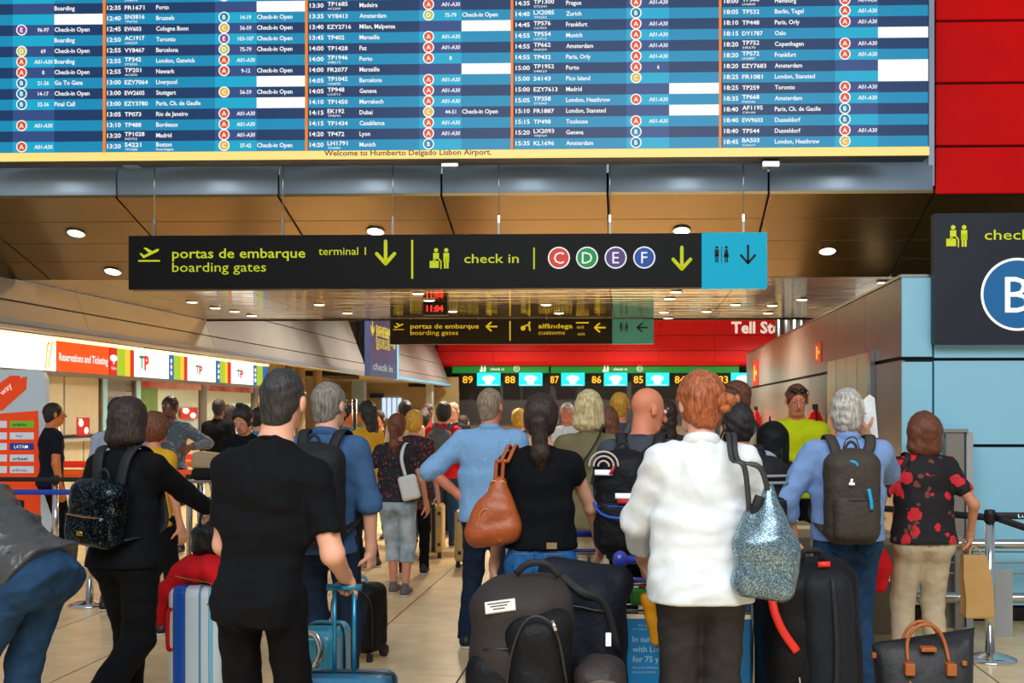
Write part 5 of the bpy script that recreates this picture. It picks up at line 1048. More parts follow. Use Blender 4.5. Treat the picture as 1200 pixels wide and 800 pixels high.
# ---------------------------------------------------------------- things people carry
GOLD = mat('gold_zip', (200, 150, 70), .3, .9); SIL = M('chrome')
SQ = sparkle('sequin_black', (6, 7, 9), (64, 92, 106), 150, 1.0, .7)
B, L = backpack(wblk, 'small black patent sequined backpack with gold zips on the woman in black', (.30, .15, .34), SQ, STR, .0095, 1.16, zipm=GOLD, xo=-.02, tilt=6)
B.strip('gold_badge', [L((-.01, -.135, -.085)), L((.025, -.135, -.085))], .012, .003, GOLD, up=(0, -1, 0))
B, L = backpack(mblue, 'large black backpack with a yellow zip on the man in blue shirt', (.33, .19, .52), NB2, STR, .0105, 1.17, zipm=STR, pocket=True, xo=.01)
B.strip('yellow_zip', [L((-.12, -.128, .165)), L((0, -.134, .17)), L((.12, -.128, .175))], .008, .004, mat('zip_yellow', (240, 190, 30), .5))
BRB = mat('bag_brown_grey', (62, 52, 42), .7, bump=.3, bscale=40)
B, L = backpack(mold, 'brown hiking daypack with turquoise zip pulls on the old man', (.30, .18, .50), BRB, BRB, .0105, 1.17, zipm=STR, xo=-.025)
TQ = mat('turquoise', (20, 160, 215), .5, emit=.05)
B.strip('turquoise_pull', [L((.055, -.150, .06)), L((.065, -.155, .0)), L((.07, -.152, -.05))], .010, .004, TQ, up=(0, -1, 0)); B.strip('turquoise_trim', [L((-.05, -.09, .20)), L((-.01, -.098, .20)), L((.01, -.1, .18))], .008, .004, TQ, up=(0, -1, 0))
B.strip('logo', [L((-.045, -.128, .085)), L((-.015, -.128, .085))], .007, .003, M('white_print'), up=(0, -1, 0)); B.strip('logo', [L((-.033, -.127, .092)), L((-.028, -.127, .112))], .007, .003, M('white_print'), up=(0, -1, 0))
B.strip('haul_loop', [L((-.04, .05, .24)), L((-.03, .02, .31)), L((.02, .02, .33)), L((.05, .02, .26))], .003, .003, STR)
B, L = backpack(bald, 'black backpack with white and red patches and blue cords on the bald man', (.29, .18, .52), NB, STR, .0105, 1.15, xo=-.075, zipm=mat('cord_blue', (20, 80, 190), .5))
RP = mat('patch_red', (210, 30, 35), .6); 
B.strip('white_patch', [L((-.12, -.12, .165)), L((-.03, -.13, .165))], .014, .004, M('white_print'), up=(0, -1, 0)); B.strip('red_patch', [L((-.04, -.132, .155)), L((-.02, -.134, .195))], .008, .004, RP, up=(0, -1, 0))
for r_ in (.075, .052, .028): B.strip('emblem_arc', [L((-.075 + r_ * math.cos(a), -.118 - .004 * (r_ < .05), .195 + r_ * math.sin(a))) for a in np.linspace(0, math.pi, 8)], .005, .004, mat('emblem', (210, 190, 180), .6), up=(0, -1, 0))
B.strip('white_patch', [L((-.01, -.150, .05)), L((.07, -.150, .05))], .014, .004, M('white_print'), up=(0, -1, 0)); B.strip('red_patch', [L((.0, -.150, .022)), L((.065, -.150, .022))], .012, .004, RP, up=(0, -1, 0)); B.strip('red_patch', [L((.09, -.14, .04)), L((.12, -.12, .09))], .012, .004, RP, up=(0, -1, 0))
B.strip('blue_cord', [L((-.14, -.10, .03)), L((-.08, -.16, -.04)), L((.02, -.17, -.06)), L((.12, -.13, -.04))], .007, .005, mat('cord_blue', (20, 80, 190), .5)); B.strip('blue_cord', [L((.10, -.13, -.10)), L((.06, -.17, -.16)), L((.08, -.15, -.24))], .008, .005, mat('cord_blue', (20, 80, 190), .5)); B.strip('white_patch', [L((.02, -.172, -.10)), L((.09, -.170, -.10))], .010, .004, M('white_print'), up=(0, -1, 0))
B, L = backpack(boy, 'black and grey backpack with reflective bands right of the white blouse', (.30, .19, .48), NB2, STR, .012, 1.20, xo=.06)
for z_ in (.10, .14): B.strip('reflective_band', [L((-.12, -.125, z_)), L((0, -.14, z_)), L((.12, -.125, z_))], .008, .004, mat('reflective', (150, 150, 150), .4), up=(0, -1, 0))
B, L = backpack(msun, 'big plain black backpack on the man in beige T-shirt', (.30, .20, .56), NB, STR, .012, 1.17)
B, L = backpack(FP[15], 'grey backpack with orange piping on the person in red top', (.28, .16, .44), mat('bag_grey', (84, 84, 84), .7), mat('bag_grey', (84, 84, 84), .7), .014, 1.20, zipm=mat('piping_orange', (230, 100, 40), .5))
B, L = backpack(FP[21], 'red and grey backpack on the short blond person', (.26, .15, .42), mat('bag_red', (200, 60, 50), .7), mat('bag_grey', (84, 84, 84), .7), .014, 1.20)
# sunglasses pushed up on two heads
for p_, lab in ((msun, 'dark sunglasses pushed up on the head of the man in beige'), (myel, 'dark sunglasses pushed up on the head of the man in yellow')):
    B = Carried(p_, 'sunglasses', lab, 'sunglasses', p_['Hp']((0, .07, .08))); Hp = p_['Hp']
    for sx in (-1, 1):
        B.strip('lens', [Hp((sx * .010, .084, .078)), Hp((sx * .035, .078, .084)), Hp((sx * .058, .062, .082))], .019, .004, M('black_plastic'), up=(0, 1, .6)); B.strip('temple', [Hp((sx * .060, .062, .082)), Hp((sx * .084, .0, .05)), Hp((sx * .084, -.02, .02))], .003, .003, M('black_plastic'))
    B.strip('bridge', [Hp((-.012, .085, .080)), Hp((.012, .085, .080))], .003, .003, M('black_plastic'))
# brown leather handbag (ponytail woman, left shoulder)
p = wpo; BL = mat('leather_brown', (170, 82, 34), .42, noise=.12, scale=6, bump=.25, bscale=30)
cx, cz = -.225, 1.17
B = Carried(p, 'handbag', 'tan brown leather handbag with ring handles on the ponytail woman', 'handbag', (cx, -.10, cz - .17))
q = Sdf(); q.box((cx - .01, -.11, cz - .11), (.135, .065, .06), .05, ry_(R(-8)), .03); q.cone((cx - .06, -.11, cz - .08), (cx + .015, -.09, cz + .14), .075, .028, .04); q.cone((cx + .06, -.10, cz - .08), (cx + .035, -.09, cz + .14), .07, .026, .04); q.ell((cx, -.11, cz - .03), (.115, .06, .11), I3, .04); q.noise = (.004, 28, .5); B.sdf(q, 'bag_body', .009, BL)
for dx in (-.0, .035): B.strip('handle', [(cx + dx, -.095, cz + .13), (cx + dx + .01, -.10, cz + .25), (cx + dx + .03, -.10, 1.42), (cx + dx + .065, -.02, 1.50), (cx + dx + .06, .09, 1.40), (cx + dx + .03, .10, cz + .2)], .010, .006, BL, side=(1, 0, 0))
for dx in (.0, .035): B.strip('ring', [(cx + dx + .022 * math.cos(a), -.115, cz + .13 + .022 * math.sin(a)) for a in np.linspace(0, 6.28, 10)], .004, .004, GOLD)
B.strip('stitched_emblem', [(cx - .035 + .035 * math.cos(a), -.185 + .01, cz - .03 + .045 * math.sin(a)) for a in np.linspace(1.0, 5.6, 10)], .003, .003, mat('stitch_gold', (205, 130, 50), .5))
for dx in (-.03, .03): B.strip('stud', [(cx + dx, -.165, cz - .145), (cx + dx + .006, -.165, cz - .145)], .006, .006, GOLD)
B = None
# silver sequin tote on the white blouse
p = wwh; SQ2 = sparkle('sequin_silver', (84, 108, 122), (206, 236, 244), 420, .95, .6); DG = mat('strap_dark', (48, 48, 50), .5)
cx, cz = .235, 1.09
B = Carried(p, 'tote_bag', 'silver sequined tote bag hanging from the shoulder of the white blouse', 'tote bag', (cx, -.14, cz - .20))
q = Sdf(); Rt = ry_(R(8)); q.box((cx, -.17, cz - .09), (.125, .065, .12), .06, Rt, .03); q.cone((cx - .075, -.16, cz + .02), (cx - .055, -.15, cz + .13), .05, .022, .05); q.cone((cx + .02, -.16, cz + .02), (cx + .015, -.15, cz + .22), .10, .020, .05); q.noise = (.004, 24, .3); B.sdf(q, 'bag_body', .009, SQ2)
B.strip('inner_panel', [(cx - .045, -.168, cz + .09), (cx - .035, -.185, cz + .15), (cx - .02, -.18, cz + .19)], .022, .010, STR, up=(0, -1, 0))
for dx, dz in ((-.058, .12), (.016, .22)): B.strip('strap', [(cx + dx, -.165, cz + dz - .03), (cx + dx * .8 - .035, -.185, cz + .30), (.125 + dx * .3, -.165, 1.42), (.12 + dx * .3, -.06, 1.515), (.12 + dx * .3, .08, 1.47), (.15, .13, 1.2)], .011, .005, DG, side=(1, 0, 0))
# white shoulder bag of the capri woman
p = wcap; B = Carried(p, 'handbag', 'white quilted shoulder bag on the woman in capri jeans', 'handbag', (.16, -.16, .97)); wb = mat('bag_white', (206, 204, 196), .5, bump=.4, bscale=50)
q = Sdf(); q.box((.17, -.17, 1.06), (.09, .04, .12), .03, ry_(R(-14)), .02); B.sdf(q, 'bag_body', .012, wb); B.strip('strap', [(.14, -.19, 1.16), (.10, -.19, 1.34), (.11, -.10, 1.47), (.11, .08, 1.44), (.15, .12, 1.2)], .016, .005, wb, side=(1, 0, 0))
# crossbody strap of the khaki woman
p = wbl; B = Carried(p, 'crossbody_bag', 'small black crossbody bag whose strap crosses the khaki back', 'bag', (-.2, -.05, .92)); q = Sdf(); q.box((-.20, .08, 1.0), (.05, .09, .09), .03); B.sdf(q, 'bag_body', .014, NB)
B.strip('strap', [(.09, .10, 1.40), (.10, -.02, 1.54), (.07, -.16, 1.44), (-.03, -.215, 1.28), (-.14, -.21, 1.12), (-.21, -.06, 1.06)], .012, .005, STR, side=(.75, -.1, .65))
# long black umbrella-like red pouch of the floral woman, paper bag
p = wfl; B = Carried(p, 'red_pouch', 'red quilted pouch hanging on a black strap left of the cream trousers', 'pouch', (-.30, 0, .58)); q = Sdf(); q.cone((-.295, .0, .62), (-.295, .0, .75), .055, .082, .03); q.cone((-.295, 0, .75), (-.295, 0, .88), .082, .03, .03); q.noise = (.003, 60, 0); B.sdf(q, 'pouch_body', .011, RED2)
B.strip('strap', [(-.295, .0, .80), (-.30, -.01, 1.0), (-.26, -.06, 1.25), (-.14, -.11, 1.45), (-.13, 0, 1.49), (-.14, .12, 1.36)], .016, .006, STR, side=(1, 0, 0))
PB = mat('paper_brown', (192, 148, 88), .85, noise=.08, scale=5, bump=.5, bscale=10)
wr = p['WR'] * p['s']; bx, bz = .315, 0.745
B = Carried(p, 'paper_bag', 'brown paper carrier bag in the right hand of the floral woman', 'paper bag', (bx, .04, .42)); V = []
zt_, zb_ = .745, .36
zs_ = [zb_, zb_ + .01, zb_ + .12, zb_ + .25, zt_ - .02, zt_]; hw = [.078, .084, .086, .082, .074, .070]; hd = [.05, .055, .052, .045, .03, .026]
for z_, a_, b_ in zip(zs_, hw, hd):
    for x_, y_ in ((-a_, -b_), (0, -b_ * 1.05), (a_, -b_), (a_ * .9, 0), (a_, b_), (0, b_), (-a_, b_), (-a_ * .9, 0)): V.append((bx + .035 + x_ + .006 * math.sin(z_ * 31 + x_ * 9) - (z_ - .36) * .06, .05 + y_, z_))
F = [(i * 8 + j, i * 8 + (j + 1) % 8, (i + 1) * 8 + (j + 1) % 8, (i + 1) * 8 + j) for i in range(5) for j in range(8)] + [tuple(range(8))[::-1]]
pymesh('bag_body', [A3(v) - B.c for v in V], F, PB, B.root)
hz = wr[2] - .07; B.strip('twisted_handle', [A3(v) / B.k for v in ((bx - .02, .03, .73), (bx - .01, .04, hz - .01), (bx + .02, .05, hz), (bx + .05, .04, hz - .03), (bx + .06, .03, .73))], .006, .004, PB)
# paper held up by the old man
p = mold; wr = p['WR'] * p['s']; B = Carried(p, 'paper_sheet', 'white folded document held up by the old man', 'paper', p['WR'] + A3((.01, .03, .08)))
bm = [(-.012, 0, -.10), (.075, .012, -.10), (.055, .02, .13), (.02, .0, .15), (-.025, -.005, .11)]; pymesh('sheet', [A3(v) for v in bm] + [A3(v) + A3((0, .002, 0)) for v in bm], [(0, 1, 2, 3, 4), (9, 8, 7, 6, 5)] + [(i, i + 5, (i + 1) % 5 + 5, (i + 1) % 5) for i in range(5)], mat('paper_white', (232, 236, 238), .7, noise=.06, scale=40), B.root)
B = Carried(p, 'wristwatch', 'pale wristwatch on the raised wrist of the old man', 'watch', p['WR']); d_ = p['WR'] - p['ER']; d_ /= np.linalg.norm(d_); u_ = np.cross(d_, (0, 1, 0)); u_ /= np.linalg.norm(u_); v_ = np.cross(d_, u_)
B.strip('watch_band', [p['WR'] - d_ * .03 + (u_ * math.cos(a) + v_ * math.sin(a)) * .032 for a in np.linspace(0, 6.28, 14)], .009, .004, M('white_print'), side=tuple(d_))
# white paper of the bending person
p = bend; B = Carried(p, 'boarding_paper', 'pale blue paper in the hand of the bending person', 'paper', p['WR'] + A3((0, .05, -.06))); cbox('sheet', (0, 0, 0), (.004, .10, .15), mat('paper_cyan', (150, 215, 225), .6), B.root)
# jeans details of two people: pockets, belt loops
STI = mat('stitching', (150, 120, 80), .7)
for p_, n_ in ((wpo, 1), (mold, 1)):
    s_ = p_['s']; tr = [c for c in p_['root'].children if c.name.startswith('trousers')][0]; mt = tr.data.materials[0]
    for sx in (-1, 1):
        c = A3((sx * .075, -.148, .905)); V = [c + A3(q) for q in ((-.05, 0, .055), (.05, 0, .055), (.048, -.004, -.03), (0, -.006, -.055), (-.048, -.004, -.03))]; V = [A3((v[0], -.128 - .022 * (1 - ((abs(v[0]) - .075) / .09) ** 2) - .002, v[2])) * s_ for v in V]
        pk = pymesh('back_pocket', V + [v + A3((0, .03, 0)) for v in V], [(0, 1, 2, 3, 4)[::-1], (5, 6, 7, 8, 9)] + [(i, i + 5, (i + 1) % 5 + 5, (i + 1) % 5)[::-1] for i in range(5)], mt, p_['root'])
        tube('pocket_seam', [v - A3((0, .001, 0)) for v in (V[0], V[1])], .0018, STI, pk, n=5, sm=False)
    B_ = cbox('brand_patch', (.065 * s_, -.137 * s_, 1.0 * s_), (.05, .006, .03), STI, p_['root']) if p_ is wpo else None

# ---------------------------------------------------------------- luggage
def world_sdf(root, q, name, h, m_, par=None): return q.build(name, h, m_, par or root)
# near blue hard case held by the black T-shirt man
def hardcase(lab, loc, sz, m_, m2, rz=0, handle=True, hz=.34, wheels=True, ribs=4, gm=None, hw=None):
    hw = hw or sz[0] * .22; o = thing('suitcase', lab, 'suitcase', loc, rz); w_, d_, hh = sz
    q = Sdf(); q.box((0, 0, hh / 2 + .05), (w_ / 2, d_ / 2, hh / 2), .05)
    world_sdf(o, q, 'shell', .011, m_)
    for i in range(ribs): x = (i - (ribs - 1) / 2) * w_ / (ribs + .6); sweep('rib', [(x, -d_ / 2 + .002, .10), (x, -d_ / 2 - .002, .2), (x, -d_ / 2 - .002, hh - .05), (x, -d_ / 2 + .002, hh)], .010, .006, m_, o, side=(1, 0, 0))
    tube('zip', [(-w_ / 2 - .001, -.0, .12), (-w_ / 2 - .001, 0, hh), (-w_ / 2 + .05, 0, hh + .051), (w_ / 2 - .05, 0, hh + .051), (w_ / 2 + .001, 0, hh), (w_ / 2 + .001, 0, .12)], .006, M('black_plastic'), o)
    if wheels:
        for sx in (-1, 1):
            for sy in (-1, 1): wl_ = lathe('wheel', [(.008, -.012), (.028, -.012), (.028, .012), (.008, .012)], (0, 0, 0), M('black_plastic') if gm is None else gm, o, 12); wl_.rotation_euler = (0, R(90), 0); wl_.location = (sx * (w_ / 2 - .045), sy * (d_ / 2 - .04), .029)
    if handle:
        for sx in (-1, 1): tube('handle_rod', [(sx * hw, 0, hh + .04), (sx * hw, 0, hh + hz)], .009, m2, o, sm=False)
        tube('handle_grip', [(-hw - .03, 0, hh + hz), (hw + .03, 0, hh + hz)], .014, m2, o, sm=False)
    return o
CB = mat('case_blue', (44, 104, 134), .3, coat=.4); CT = mat('case_teal', (60, 150, 176), .3, coat=.4); RB = mat('rod_blue', (50, 140, 178), .3, .6)
hx = near['X0']; wr = near['WR'] * near['s']
hardcase('slate blue hard suitcase whose pull handle the black T-shirt man grips', (W(402, 700, 4.4).x, 4.42, 0), (.40, .25, .52), CB, RB, hz=.395, hw=.04)
o = hardcase('light blue and grey hard suitcase right beside the near man', (W(377, 700, 5.0).x, 5.0, 0), (.20, .34, .60), CT, M('steel'), handle=False)
c = o; sweep('carry_handle', [(.0, -.18, .50), (.03, -.21, .52), (.055, -.21, .58), (.03, -.2, .645), (-.02, -.18, .655)], .014, .010, M('steel'), o)
# white and blue striped case, red jacket, black handbag
sx_, sY = W(225, 700, 6.05).x, 6.3
o = thing('suitcase', 'white hard suitcase with a blue stripe and red handle pushed by the woman in black', 'suitcase', (sx_, sY, 0), R(0))
CW = mat('case_white', (206, 216, 222), .3, coat=.3); q = Sdf(); q.box((0, 0, .36), (.155, .24, .29), .06); world_sdf(o, q, 'shell', .010, CW)
for x, a_, m_ in ((-.075, .034, mat('stripe_blue', (20, 84, 180), .35)), (.10, .012, mat('stripe_pale', (120, 190, 215), .35)), (.04, .006, CT)): sweep('stripe', [(x, -.239, .10), (x, -.243, .16), (x, -.243, .56), (x, -.236, .625), (x, -.19, .652), (x, .15, .652)], a_, .004, m_, o, side=(1, 0, 0))
sweep('side_handle', [(-.125, -.235, .30), (-.13, -.262, .33), (-.13, -.262, .50), (-.125, -.235, .53)], .012, .010, RED2, o)
for x in (-.11, .11):
    for y in (-.18, .18): wl_ = lathe('wheel', [(.01, -.02), (.035, -.02), (.035, .02), (.01, .02)], (0, 0, 0), mat('wheel_yellow', (214, 200, 90), .5), o, 12); wl_.rotation_euler = (0, R(90), 0); wl_.location = (x, y, .036)
for x in (-.06, .075): tube('handle_rod', [(x, .12, .64), (x, .12, .99)], .009, M('steel'), o, sm=False)
tube('handle_grip', [(-.075, .12, .99), (.09, .12, .99)], .014, mat('grip_green', (40, 150, 110), .5), o, sm=False)
o = tag(None or thing('red_jacket', 'red jacket draped over the white and blue suitcase', 'jacket', (sx_, sY, .66)), 'red jacket draped over the white and blue suitcase', 'jacket')
q = Sdf(); q.ell((.02, -.02, .07), (.19, .22, .085)); q.cone((.10, -.20, .06), (.17, -.22, -.04), .06, .05, .04); q.cone((-.10, -.12, .04), (-.20, -.16, -.06), .07, .055, .04); q.cone((-.20, -.16, -.06), (-.225, -.18, -.20), .055, .04, .03); q.noise = (.010, 26, .8); world_sdf(o, q, 'cloth', .011, RED2)
tube('zip', [(-.10, -.235, .05), (0, -.262, .035), (.10, -.272, .02), (.15, -.28, .0)], .003, GOLD, o); sweep('drawstring', [(.15, -.285, .02), (.13, -.295, -.06), (.10, -.29, -.10)], .003, .003, STR, o)
o = thing('handbag', 'black leather handbag standing on the red jacket', 'handbag', (sx_ + .06, sY - .02, .80))
q = Sdf(); q.box((0, 0, .085), (.145, .08, .085), .05, I3, .03); q.ell((0, 0, .12), (.12, .07, .09), I3, .03); q.noise = (.005, 30, .2); world_sdf(o, q, 'bag_body', .010, mat('leather_black', (24, 26, 28), .35, bump=.4, bscale=30))
for y in (-.05, .05): sweep('handle', [(-.09, y, .16), (-.075, y, .25), (-.02, y, .31), (.03, y, .25), (.06, y, .16)], .010, .006, STR, o, side=(0, 1, 0))
tube('zip', [(-.12, -.03, .175), (0, -.03, .20), (.12, -.03, .175)], .004, M('steel'), o)
# small black wheeled bag behind the blue shirt man
o = thing('trolley_bag', 'black soft wheeled bag standing right of the man in blue shirt', 'wheeled bag', (W(423, 700, 7.25).x, 7.25, 0), R(-18))
q = Sdf(); q.box((0, 0, .27), (.155, .12, .225), .07, I3, .03, bulge=.02); q.box((.02, -.12, .22), (.12, .04, .14), .04, I3, .03, bulge=.015); q.noise = (.003, 30, 0); world_sdf(o, q, 'bag_body', .010, NB)
tube('zip', [(-.15, -.11, .10), (-.14, -.12, .40), (0, -.125, .47), (.14, -.12, .40), (.15, -.11, .10)], .004, M('mat_zip') if 'mat_zip' in MATS else mat('zip_dark', (60, 56, 54), .4, .5), o); sweep('grab_handle', [(-.05, 0, .49), (-.03, 0, .53), (.03, 0, .53), (.05, 0, .49)], .012, .006, mat('handle_greyblue', (110, 140, 160), .5), o)
for x in (-.12, .12): wl_ = lathe('wheel', [(.008, -.015), (.04, -.015), (.04, .015), (.008, .015)], (0, 0, 0), M('black_plastic'), o, 12); wl_.rotation_euler = (0, R(90), 0); wl_.location = (x, .09, .041); cbox('foot', (x, -.09, .025), (.03, .03, .05), M('black_plastic'), o)
# beige suitcases in the aisle
CG = mat('case_gold', (178, 150, 96), .4, .2)
def beige(px, Y, lab):
    o = thing('suitcase', lab, 'suitcase', (W(px, 600, Y).x, Y, 0), R(4)); q = Sdf(); q.box((0, 0, .33), (.125, .19, .265), .04); world_sdf(o, q, 'shell', .014, CG)
    sweep('dark_stripe', [(.03, -.19, .08), (.03, -.193, .55), (.03, -.16, .60)], .022, .004, M('black_plastic'), o, side=(1, 0, 0))
    for x in (-.07, .09):
        for z in (.16, .50): cbox('corner_cap', (x, -.19, z), (.035, .008, .035), M('black_plastic'), o)
    for x in (-.09, .09): wl_ = lathe('wheel', [(.008, -.02), (.035, -.02), (.035, .02), (.008, .02)], (0, 0, 0), M('black_plastic'), o, 12); wl_.rotation_euler = (0, R(90), 0); wl_.location = (x, -.12, .036); tube('handle_rod', [(x * .6, .1, .6), (x * .6, .1, .95)], .008, M('steel'), o, sm=False)
    tube('handle_grip', [(-.07, .1, .95), (.07, .1, .95)], .012, M('black_plastic'), o, sm=False)
beige(507, 12.3, 'beige suitcase with a dark stripe beside the capri jeans woman'); beige(548, 11.6, 'second beige suitcase half hidden behind the light blue shirt')
# large black duffel pile before the ponytail woman
o = thing('duffel_bag', 'huge black and grey upright duffel bag with a white tag, centre foreground', 'duffel bag', (W(612, 700, 4.35).x, 4.35, 0))
DGY = mat('duffel_grey', (52, 46, 44), .65, spec=.25, bump=.25, bscale=22); q = Sdf(); q.box((0, 0, .49), (.20, .17, .49), .14, I3, .04, bulge=.03); q.noise = (.006, 18, 1.1); world_sdf(o, q, 'bag_body', .011, DGY)
q = Sdf(); q.box((.075, -.12, .44), (.135, .10, .44), .10, I3, .04, bulge=.03); q.noise = (.006, 20, .4); world_sdf(o, q, 'front_pocket', .011, NB)
q = Sdf(); q.box((-.08, -.10, .36), (.125, .09, .34), .07, I3, .04, bulge=.02); q.noise = (.006, 20, 2.4); world_sdf(o, q, 'side_pocket', .011, NB)
tube('zip', [(-.03, -.235, .2), (-.035, -.24, .6), (.01, -.235, .80), (.075, -.235, .86), (.15, -.235, .80), (.19, -.22, .6)], .005, mat('zip_dark', (60, 56, 54), .4, .5), o)
tube('zip', [(-.13, -.17, .72), (-.03, -.2, .73)], .005, mat('zip_dark', (60, 56, 54), .4, .5), o)
tg = cbox('address_tag', (0, 0, 0), (.115, .012, .045), mat('tag_white', (225, 215, 205), .6), o); tg.rotation_euler = (R(-28), R(-8), 0); tg.location = (-.065, -.178, .885)
for q in range(3): cbox('tag_print', (-.005, -.0065, .012 - q * .011), (.085 - .02 * q, .001, .004), M('dark_joint'), tg)
sweep('zip_puller', [(.135, -.243, .845), (.15, -.255, .81)], .007, .004, M('chrome'), o); sweep('zip_puller', [(.20, -.20, .20), (.21, -.215, .15)], .008, .005, M('chrome'), o); sweep('carry_handle', [(-.02, -.05, .99), (.03, -.06, 1.03), (.10, -.06, 1.03), (.15, -.05, .98)], .014, .007, STR, o)
o = thing('duffel_bag', 'dark navy duffel bag leaning behind the huge black duffel', 'duffel bag', (W(688, 700, 4.85).x, 4.85, 0), R(-6))
NVB = mat('bag_navy', (16, 21, 32), .65, spec=.25, bump=.3, bscale=30); q = Sdf(); q.box((0, 0, .46), (.17, .15, .46), .11, I3, .04, bulge=.02); q.cone((-.14, 0, .90), (.14, 0, .88), .085, .07, .04); q.noise = (.008, 18, 2.0); world_sdf(o, q, 'bag_body', .011, NVB)
cbox('badge', (.115, -.165, .66), (.022, .012, .055), M('white_print'), o); tube('zip', [(-.12, -.16, .2), (-.11, -.17, .75), (.1, -.17, .78)], .004, mat('zip_dark', (60, 56, 54), .4, .5), o); sweep('strap', [(-.1, -.12, .93), (.0, -.17, .86), (.1, -.16, .80), (.15, -.12, .60)], .018, .005, STR, o, side=(1, 0, 0))
o = thing('rucksack', 'dark brown rucksack squeezed between duffel bag and trolley', 'rucksack', (W(703, 760, 4.25).x, 4.25, 0)); q = Sdf(); q.box((0, 0, .34), (.10, .12, .34), .08, I3, .04, bulge=.03); q.noise = (.008, 24, 0); world_sdf(o, q, 'bag_body', .011, mat('bag_brown_black', (46, 36, 34), .6, bump=.3, bscale=30))
for z in (.60, .56): sweep('buckle_strap', [(-.05, -.14, z), (0, -.155, z + .02), (.06, -.14, z + .01)], .010, .006, mat('strap_taupe', (90, 76, 66), .6), o); cbox('buckle', (.0, -.16, .59), (.03, .012, .03), M('black_plastic'), o)
# large black travel pack with red piping at right
o = thing('travel_pack', 'tall black travel pack with bright red piping behind the silver tote', 'travel pack', (W(948, 700, 4.9).x, 4.9, 0), R(8))
q = Sdf(); q.box((.0, 0, .48), (.22, .16, .49), .11, ry_(R(-3)), .04, bulge=.02); q.noise = (.006, 18, .9); world_sdf(o, q, 'bag_body', .011, NB)
q = Sdf(); q.box((.05, -.12, .50), (.12, .08, .44), .07, ry_(R(-3)), .04, bulge=.02); q.noise = (.005, 18, 1.9); world_sdf(o, q, 'front_panel', .011, mat('pack_slate', (24, 28, 35), .65, spec=.25, bump=.3, bscale=22))
RO = mat('piping_red', (245, 50, 30), .5, emit=.1); sweep('red_piping', [(-.205, -.14, .82), (-.195, -.165, .76), (-.165, -.18, .69), (-.11, -.19, .61)], .018, .008, RO, o, side=(.9, 0, .4)); sweep('red_piping', [(.0, -.13, .965), (.05, -.14, .968)], .012, .006, RO, o); cbox('red_tab', (.175, -.135, .46), (.012, .01, .05), RO, o)
tube('cord', [(-.10, -.19, .50), (-.08, -.2, .35), (-.06, -.2, .20), (-.07, -.19, .05)], .003, mat('cord_cream', (190, 180, 150), .6), o); sweep('compression_strap', [(.04, -.21, .92), (.05, -.235, .6), (.03, -.235, .2)], .012, .005, STR, o, side=(1, 0, 0)); sweep('carry_handle', [(-.04, -.02, .97), (-.03, -.03, 1.01), (.04, -.03, 1.01), (.05, -.02, .97)], .014, .007, STR, o)
# black tote with tan handles on the floor
o = thing('weekend_bag', 'black nylon weekend bag with tan leather handles on the floor at right', 'weekend bag', (W(1082, 700, 5.25).x, 5.25, 0))
NY = mat('nylon_black', (38, 37, 38), .55, bump=.4, bscale=12); TN = mat('leather_tan', (176, 96, 40), .45)
V = []; 
for z_, hw_, hd_ in ((0, .19, .12), (.02, .205, .13), (.19, .215, .13), (.38, .225, .10), (.49, .235, .05), (.53, .24, .022)):
    for j in range(16):
        a = 2 * math.pi * j / 16; cc, ss = math.cos(a), math.sin(a); ex = abs(cc) ** .45 * (1 if cc > 0 else -1); ey = abs(ss) ** .6 * (1 if ss > 0 else -1)
        up_ = (.075 * max(0, ex) ** 3 + .012 * math.sin(ex * 7)) * (z_ / .53) ** 2; V.append((hw_ * ex, hd_ * ey + .006 * math.sin(ex * 11 + z_ * 9), z_ + up_))
F = [(i * 16 + j, i * 16 + (j + 1) % 16, (i + 1) * 16 + (j + 1) % 16, (i + 1) * 16 + j) for i in range(5) for j in range(16)] + [tuple(range(16))[::-1], tuple(range(80, 96))]
pymesh('bag_body', V, F, NY, o, True)
for y in (-.045, .03): tube('handle', [(-.09, y - .03, .46), (-.085, y, .55), (-.05, y, .61), (0, y, .63), (.05, y, .61), (.085, y, .55), (.10, y - .03, .46)], .009, TN, o)
for x in (-.09, .10): cbox('handle_tab', (x, -.098, .435), (.045, .05, .055), TN, o, bev=.006)
cbox('flap', (.005, -.062, .52), (.07, .05, .02), TN, o, bev=.004); tube('hanging_strap', [(-.09, -.105, .38), (-.07, -.128, .33), (-.055, -.132, .28)], .006, TN, o); cbox('stud', (.165, -.085, .46), (.022, .02, .022), TN, o, bev=.004); cbox('corner_tab', (-.235, -.02, .48), (.02, .03, .025), TN, o, bev=.004)
